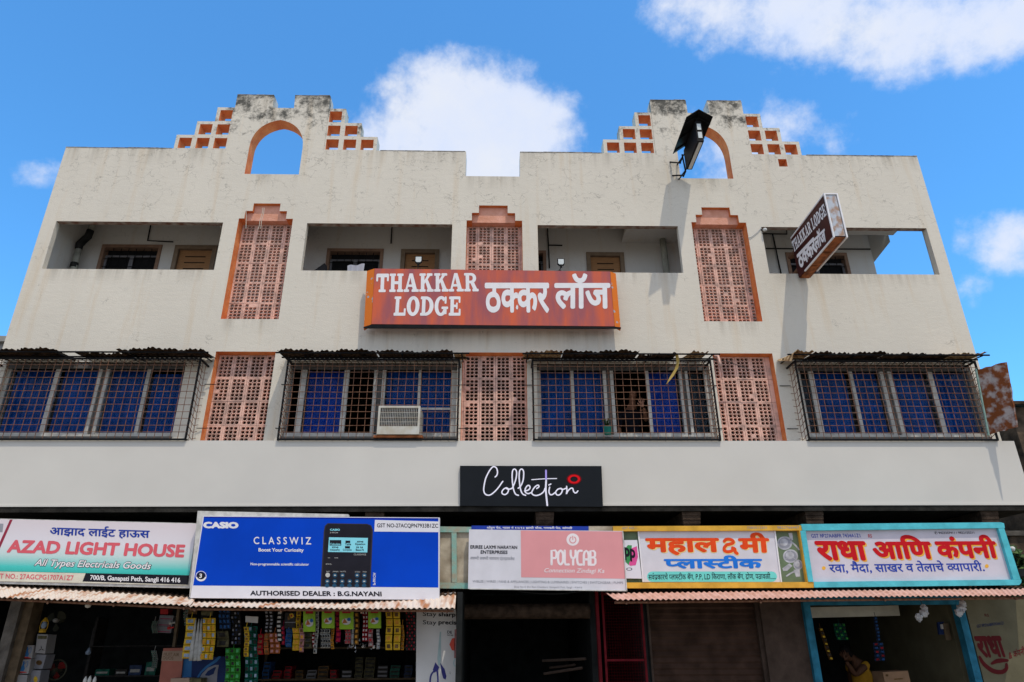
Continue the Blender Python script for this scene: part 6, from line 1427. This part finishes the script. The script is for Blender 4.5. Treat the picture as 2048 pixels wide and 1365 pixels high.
m_ = MB(); pxpanel(m_, pts(zw, (785, 738), (1010, 724), (1050, 900), (820, 900)), .1, .3); m_.build('box', 'cardboard', T); m_ = MB(); c = zw(822, 765); pxellipse(m_, c[0], c[1], 3, 2.5, .1, 0, .003, 12); m_.build('round_stamp', 'brown_pack', T); m_ = MB(); pxpoly(m_, pts(zw, (885, 795), (965, 790), (967, 800), (887, 805)), .1, 0, .003); m_.build('print', 'brown_pack', T)
for k, (P, Y, lab) in enumerate(((((1150, 165), (1155, 205), (1110, 250)), -.5, 'crumpled clear plastic bag over a lamp inside the blue framed shop'), (((1500, 125), (1490, 165), (1465, 205)), -.6, 'crumpled clear plastic bag hanging before the right blue door post'))):
    T = thing('plastic_bag', lab, 'bag', at(*zw(*P[1]), Y), 'bagged lamps at the grain shop'); m_ = MB(); random.seed(5+k)
    for (x, y), r in zip(P, (.045, .055, .05)):
        c = at(*zw(x, y), Y); vs, fs = [], []; n1, n2 = 7, 10
        for i in range(n1+1):
            for j in range(n2):
                th = math.pi*i/n1; ph = 2*math.pi*j/n2; rr = r*random.uniform(.6, 1.25); vs.append(c+Vector((rr*math.sin(th)*math.cos(ph), rr*math.sin(th)*math.sin(ph), rr*math.cos(th))))
        for i in range(n1):
            for j in range(n2): fs.append((i*n2+j, (i+1)*n2+j, (i+1)*n2+(j+1) % n2, i*n2+(j+1) % n2))
        m_.add(vs, fs)
    m_.build('crumpled_film', 'plastic_bag', T); m_ = MB(); c = at(*zw(*P[0]), Y); m_.rod(c+Vector((0, 0, .03)), c+Vector((.0, .08, .22)), .004, 4); m_.build('cord', 'wire', T)
T = thing('switch_board', 'small wooden switch board hanging on the olive inner wall of the grain shop', 'board', (6.2, .5, 1.3))
m_ = MB(); pxpanel(m_, pts(zw, (1325, 300), (1372, 300), (1402, 452), (1352, 452)), .18, .02); m_.build('panel', 'wood_post', T); m_ = MB(); pxpanel(m_, pts(zw, (1275, 290), (1330, 285), (1350, 400), (1290, 400)), .20, .03); m_.build('switch_box', 'navy', T); m_ = MB(); pxpanel(m_, pts(zw, (1300, 310), (1328, 308), (1336, 350), (1308, 352)), .19, .008); m_.build('switch', 'white_card', T)
# ------------------------------------------------------------------ people
def skin(name, joints, bones, mat_, parent=None, sub=2, cut=None):
    """one continuous skinned surface: joints {name: (pos, radius)}; bones list of pairs; the first joint is the root"""
    keys = list(joints); off = root_loc(parent) if parent else Vector((0, 0, 0))
    me = bpy.data.meshes.new(name); me.from_pydata([Vector(joints[k][0])-off for k in keys], [(keys.index(a), keys.index(b)) for a, b in bones], [])
    o = bpy.data.objects.new(name, me); COL.objects.link(o)
    md = o.modifiers.new('skin', 'SKIN'); md.use_smooth_shade = True; md.branch_smoothing = .6
    for i, k in enumerate(keys):
        r = joints[k][1]; v = me.skin_vertices[0].data[i]; v.radius = (r, r) if isinstance(r, (int, float)) else r; v.use_root = (i == 0)
    o.modifiers.new('sub', 'SUBSURF').levels = sub; o.modifiers['sub'].render_levels = sub
    dg = bpy.context.evaluated_depsgraph_get(); m2 = bpy.data.meshes.new_from_object(o.evaluated_get(dg)); bpy.data.objects.remove(o)
    m2.materials.clear(); m2.materials.append(M[mat_]); m2.name = name
    for p in m2.polygons: p.use_smooth = True
    o = bpy.data.objects.new(name, m2); COL.objects.link(o)
    if parent: o.parent = parent
    return o
def head(T, c, d, r, skin_m, hair=True):
    """ellipsoid head with brow, nose, mouth, ears; c centre, d facing direction"""
    d = Vector(d).normalized(); u = Vector((0, 0, 1)); u = (u-d*u.dot(d)).normalized(); s = d.cross(u); m = MB()
    n1, n2 = 18, 24; vs = []
    for i in range(n1+1):
        th = math.pi*i/n1; z = math.cos(th)
        for j in range(n2):
            ph = 2*math.pi*j/n2; x, y = math.sin(th)*math.cos(ph), math.sin(th)*math.sin(ph)
            jaw = 1-.28*max(0, -z)**1.2; k = Vector((x*.94*jaw, y*.76*jaw, z*1.16))
            front = max(0, x)
            if front > .6:
                k.x += .12*math.exp(-((y/.16)**2+((z+.12)/.18)**2)) - .05*math.exp(-(((abs(y)-.33)/.14)**2+((z-.08)/.10)**2)) + .035*math.exp(-((y/.3)**2+((z+.45)/.07)**2)) + .03*math.exp(-((z-.22)/.08)**2)
            vs.append(c+(d*k.x+s*k.y+u*k.z)*r)
    m.add(vs, [(i*n2+j, i*n2+(j+1) % n2, (i+1)*n2+(j+1) % n2, (i+1)*n2+j) for i in range(n1) for j in range(n2)])
    for e in (-1, 1): m.lathe(c+(s*.74*e-d*.02-u*.05)*r, s*e, [(.001, -.02*r), (.17*r, .0), (.2*r, .06*r), (.1*r, .08*r), (.001, .05*r)], 10)
    h = m.build('head', skin_m, T, smooth=True)
    m = MB()
    for e in (-1, 1): m.lathe(c+(s*.29*e+d*.80+u*.09)*r, d, [(.001, .06*r), (.06*r, .05*r), (.1*r, 0)], 8)
    m.build('eyes', 'hair', T, smooth=True)
    if hair:
        m = MB(); vs = []; n1 = 10
        for i in range(n1+1):
            for j in range(n2):
                ph = 2*math.pi*j/n2; lim = 1.0 if math.cos(ph) > .45 else 1.95; th = lim*i/n1
                x, y, z = math.sin(th)*math.cos(ph), math.sin(th)*math.sin(ph), math.cos(th); q = 1.07+random.uniform(-.015, .015)
                vs.append(c+(d*x*.94+s*y*.78+u*z*1.16)*r*q)
        m.add(vs, [(i*n2+j, i*n2+(j+1) % n2, (i+1)*n2+(j+1) % n2, (i+1)*n2+j) for i in range(n1) for j in range(n2)]); m.build('hair', 'hair', T, smooth=True)
    return h
def hand(T, w, up, palm, size, mat_, curl=.25, side=1):
    """w wrist, up finger direction, palm outward normal; palm and five separate jointed fingers"""
    up = Vector(up).normalized(); n = Vector(palm).normalized(); n = (n-up*n.dot(up)).normalized(); s = up.cross(n)*side; L = size
    J = {'wrist': (w, .027), 'p1': (w+up*L*.28, (.034, .017)), 'p2': (w+up*L*.46, (.036, .014))}; Bn = [('wrist', 'p1'), ('p1', 'p2')]
    for k, (off, ln, sp) in enumerate(((-.22, .40, -.16), (-.075, .47, -.05), (.075, .44, .06), (.21, .34, .18))):
        b0 = w+up*L*.52+s*L*off; d = (up+s*sp).normalized(); pts_ = [b0]; cur = d
        for q, f in enumerate((.45, .32, .23)):
            cur = (cur+n*curl*(.5+.3*q+.12*k)).normalized(); pts_.append(pts_[-1]+cur*L*ln*f)
        nm = ['f%d_%d' % (k, q) for q in range(4)]
        for a, p, rr in zip(nm, pts_, (.0095, .009, .008, .0065)): J[a] = (p, rr)
        Bn += [('p2', nm[0])]+list(zip(nm, nm[1:]))
    t0 = w+up*L*.20-s*L*.17; t1 = w+up*L*.36-s*L*.37+n*L*.05; t2 = t1+(up*.85-s*.35+n*.3).normalized()*L*.16; t3 = t2+(up-s*.1+n*.35).normalized()*L*.13
    for a, p, rr in (('t0', t0, .016), ('t1', t1, .011), ('t2', t2, .0095), ('t3', t3, .0075)): J[a] = (p, rr)
    Bn += [('p1', 't0'), ('t0', 't1'), ('t1', 't2'), ('t2', 't3')]
    return skin('hand', J, Bn, mat_, T, 1)
# guest at the open window of the third cage, waving
Yp = .50; hc = at(1264, 791, Yp); hz = hc.z; fl = 3.56
T = thing('person', 'person in dark clothes waving a raised hand at the open caged window', 'person', (hc.x, Yp+.03, fl))
V = lambda x, y, z: Vector((hc.x+x, Yp+y, z))
pal = at(1285.5, 808, .24); wr_ = at(1287.5, 815.5, .26); el = at(1294, 842, .40)
neck = hz-.17; sh = hz-.27
J = {'pelvis': (V(-.02, .05, fl+.86), .15), 'waist': (V(-.02, .05, fl+1.02), (.15, .11)), 'chest': (V(-.02, .05, sh-.10), (.17, .12)), 'neckb': (V(-.01, .04, sh+.03), .07), 'neck': (V(0, .02, neck+.03), .052), 'skull': (V(0, .01, hz-.03), .07),
     'shr': (V(.17, .03, sh), .062), 'elr': (el, .045), 'wr': (wr_, .027),
     'shl': (V(-.20, .05, sh), .062), 'ell': (V(-.25, .06, sh-.29), .045), 'wl': (V(-.22, -.03, sh-.52), .028), 'hl': (V(-.21, -.06, sh-.60), .03),
     'hr': (V(.09, .05, fl+.80), .10), 'kr': (V(.10, .04, fl+.45), .065), 'ar': (V(.10, .07, fl+.07), .04), 'tr': (V(.11, -.08, fl+.035), .032),
     'hl2': (V(-.13, .05, fl+.80), .10), 'kl': (V(-.14, .04, fl+.45), .065), 'al': (V(-.14, .07, fl+.07), .04), 'tl': (V(-.15, -.08, fl+.035), .032)}
Bn = [('pelvis', 'waist'), ('waist', 'chest'), ('chest', 'neckb'), ('neckb', 'neck'), ('neck', 'skull'), ('chest', 'shr'), ('shr', 'elr'), ('elr', 'wr'), ('chest', 'shl'), ('shl', 'ell'), ('ell', 'wl'), ('wl', 'hl'), ('pelvis', 'hr'), ('hr', 'kr'), ('kr', 'ar'), ('ar', 'tr'), ('pelvis', 'hl2'), ('hl2', 'kl'), ('kl', 'al'), ('al', 'tl')]
skin('body', J, Bn, 'skin', T)
grow = lambda j, e: (j[0], (j[1]+e if isinstance(j[1], (int, float)) else (j[1][0]+e, j[1][1]+e)))
Jc = {k: grow(J[k], .014) for k in ('waist', 'chest', 'shl', 'ell', 'shr', 'neckb')}; Jc['waist'] = (V(-.02, .05, fl+.82), (.17, .13)); Jc['elr2'] = (J['shr'][0].lerp(el, .62), .058); Jc['neckb'] = (V(-.01, .04, sh+.0), .085)
skin('shirt', Jc, [('waist', 'chest'), ('chest', 'neckb'), ('chest', 'shl'), ('shl', 'ell'), ('chest', 'shr'), ('shr', 'elr2')], 'dark_cloth', T)
Jt = {k: grow(J[k], .016) for k in ('pelvis', 'hr', 'kr', 'ar', 'hl2', 'kl', 'al')}
skin('trousers', Jt, [('pelvis', 'hr'), ('hr', 'kr'), ('kr', 'ar'), ('pelvis', 'hl2'), ('hl2', 'kl'), ('kl', 'al')], 'dark_cloth', T)
head(T, V(0, 0, hz), (.35, -1, -.25), .098, 'skin')
hand(T, wr_, pal-wr_+Vector((-.012, 0, .03)), (-.1, -1, -.25), .165, 'palm', .22, 1)
# shopkeeper in the grain shop, head bowed, hand to face
Yp = 1.0; s0 = at(*zw(545, 600), Yp); fl = -.15; sx, sz = s0.x, s0.z
T = thing('person', 'person in a yellow shirt with bowed head and hand to face in the grain shop', 'person', (sx, Yp, fl))
V = lambda x, y, z: Vector((sx+x, Yp+y, z)); sh = sz-.03
hw, he = at(*zw(455, 640), Yp-.18), at(*zw(540, 765), Yp-.12)
J = {'pelvis': (V(.05, .06, fl+.82), .15), 'waist': (V(.05, .06, fl+.98), (.14, .11)), 'chest': (V(.03, .03, sh-.13), (.16, .13)), 'neckb': (V(-.03, -.01, sh-.0), .07), 'neck': (V(-.09, -.04, sh+.03), .052), 'skull': (V(-.13, -.06, sh+.05), .065),
     'shr': (V(.10, -.12, sh-.05), .060), 'elr': (he, .044), 'wr': (hw, .028),
     'shl': (V(-.02, .20, sh-.05), .06), 'ell': (V(-.02, .25, sh-.33), .043), 'wl': (V(-.08, .20, sh-.56), .028), 'hl': (V(-.09, .18, sh-.64), .03),
     'hr': (V(.05, -.04, fl+.78), .10), 'kr': (V(.03, -.04, fl+.44), .065), 'ar': (V(.05, -.04, fl+.07), .04), 'tr': (V(-.09, -.05, fl+.035), .032),
     'hl2': (V(.05, .16, fl+.78), .10), 'kl': (V(.03, .17, fl+.44), .065), 'al': (V(.06, .17, fl+.07), .04), 'tl': (V(-.08, .18, fl+.035), .032)}
skin('body', J, Bn, 'skin_dark', T)
Jc = {k: grow(J[k], .016) for k in ('waist', 'chest', 'shl', 'shr', 'neckb')}; Jc['waist'] = (V(.05, .06, fl+.78), (.165, .13)); Jc['er'] = (J['shr'][0].lerp(he, .45), .062); Jc['elf'] = (J['shl'][0].lerp(J['ell'][0], .5), .062); Jc['neckb'] = (V(-.02, 0, sh-.02), .082)
skin('shirt', Jc, [('waist', 'chest'), ('chest', 'neckb'), ('chest', 'shl'), ('shl', 'elf'), ('chest', 'shr'), ('shr', 'er')], 'yellow_shirt', T)
Jt = {k: grow(J[k], .016) for k in ('pelvis', 'hr', 'kr', 'ar', 'hl2', 'kl', 'al')}
skin('trousers', Jt, [('pelvis', 'hr'), ('hr', 'kr'), ('kr', 'ar'), ('pelvis', 'hl2'), ('hl2', 'kl'), ('kl', 'al')], 'dark_cloth', T)
head(T, V(-.17, -.07, sh+.075), (-.8, -.35, -.62), .098, 'skin_dark')
hand(T, hw, (-.25, .12, 1), (.5, .8, .1), .165, 'skin_dark', .5, 1)
# ------------------------------------------------------------------ neighbours and trees
T = thing('stone_house', 'dark weathered stone house beyond the right end of the lodge', 'house', (11, 4, -.35))
a = at(2019, 815, 2.0); m_ = MB(); m_.box(a.x, a.x+7, 2.0, 9, -.349, a.z); m_.build('wall', 'stone_old', T)
m_ = MB(); m_.hexa([(a.x-.25, 1.8, a.z), (a.x+7.2, 1.8, a.z), (a.x+7.2, 1.8, a.z+.06), (a.x-.25, 1.8, a.z+.06)], [(a.x-.25, 9, a.z+1.2), (a.x+7.2, 9, a.z+1.2), (a.x+7.2, 9, a.z+1.3), (a.x-.25, 9, a.z+1.3)]); m_.build('roof', 'hood_rust_awning_shade', T)
T = thing('neighbour_house', 'pale grey house corner just showing left of the lodge', 'house', (-11.5, 4, -.35))
a = at(14, 676, 3.0); m_ = MB(); m_.box(a.x-6, a.x, 3.0, 9, -.349, a.z-.12); m_.build('wall', 'neighbour_grey', T); m_ = MB(); m_.box(a.x-6.1, a.x+.08, 2.9, 9.1, a.z-.119, a.z); m_.build('roof', 'roof_slab', T)
def tree(name, label, base, h, cr, nleaf, mats, seed, sp=1.0, lsize=.09):
    random.seed(seed); T = thing(name, label, 'tree' if 'tree' in name else 'shrub', base, None); b = Vector(base)
    m = MB(); top = b+Vector((random.uniform(-.2, .2), random.uniform(-.2, .2), h*.62)); m.tube([b, b.lerp(top, .5)+Vector((.06, .03, 0)), top], [h*.035, h*.026, h*.015], 8); tips = []
    for k in range(9):
        t = random.uniform(.35, 1); p = b.lerp(top, t); a = random.uniform(0, 6.28); q = p+Vector((math.cos(a)*cr*.7, math.sin(a)*cr*.7, random.uniform(.15, .45)*h*.6)); m.tube([p, p.lerp(q, .5)+Vector((0, 0, .08)), q], [h*.012, h*.008, h*.004], 5); tips += [q, p.lerp(q, .6)]
    m.build('trunk', 'bark', T)
    m = MB(); cl = [(q+Vector((random.gauss(0, .15), random.gauss(0, .15), random.gauss(0, .15)))*1, random.uniform(.3, .6)*cr*.7) for q in tips for _ in range(2)]
    for k in range(nleaf):
        c, r = random.choice(cl); d = Vector((random.gauss(0, 1), random.gauss(0, 1), random.gauss(0, 1))).normalized()*r*random.random()**.4; p = c+d; u = Vector((random.gauss(0, 1), random.gauss(0, 1), random.gauss(0, .6))).normalized(); w = u.orthogonal().normalized(); s = lsize*random.uniform(.6, 1.4)
        m.add([p-u*s, p+w*s*.38, p+u*s, p-w*s*.38], [(0, 1, 2, 3)], 0 if random.random() < .72 else 1)
    m.build('crown', mats, T); return T
a = at(2042, 1075, .9); tree('broadleaf_tree', 'dark leafy tree showing beyond the right end of the grain shop sign', (a.x+.3, 1.0, -.35), 3.7, .75, 3200, ['leaf', 'leaf_light'], 3)
a = at(2046, 880, 1.2); tree('broadleaf_tree', 'light green tree sprig showing in front of the stone house beside the fascia', (a.x+.55, 1.4, -.35), 5.0, .6, 2200, ['leaf_light', 'leaf'], 8)
T = thing('yard_wall', 'old brick yard wall closing the gap right of the lodge under the tree', 'wall', (9, 1.6, -.35)); m_ = MB(); m_.box(7.76, 13, 1.65, 1.9, -.349, 3.1); m_.build('wall', 'stone_old', T); m_ = MB(); m_.box(7.74, 13.05, 1.6, 1.95, 3.1005, 3.18); m_.build('coping', 'concrete', T)
c = at(2024, 1098, -.45); T = thing('light_bulb', 'bagged white bulb beside the top right corner of the grain shop sign', 'bulb', c); m_ = MB(); m_.lathe(c, (1, -.3, -.3), [(.001, -.04), (.016, -.035), (.03, -.012), (.036, .008), (.028, .028), (.001, .038)], 12); m_.build('bulb', 'bulb_white', T, smooth=True); m_ = MB(); m_.rod(c-Vector((.03, -.01, -.01)), c-Vector((.22, -.05, -.1)), .012, 6); m_.build('holder', 'black', T)
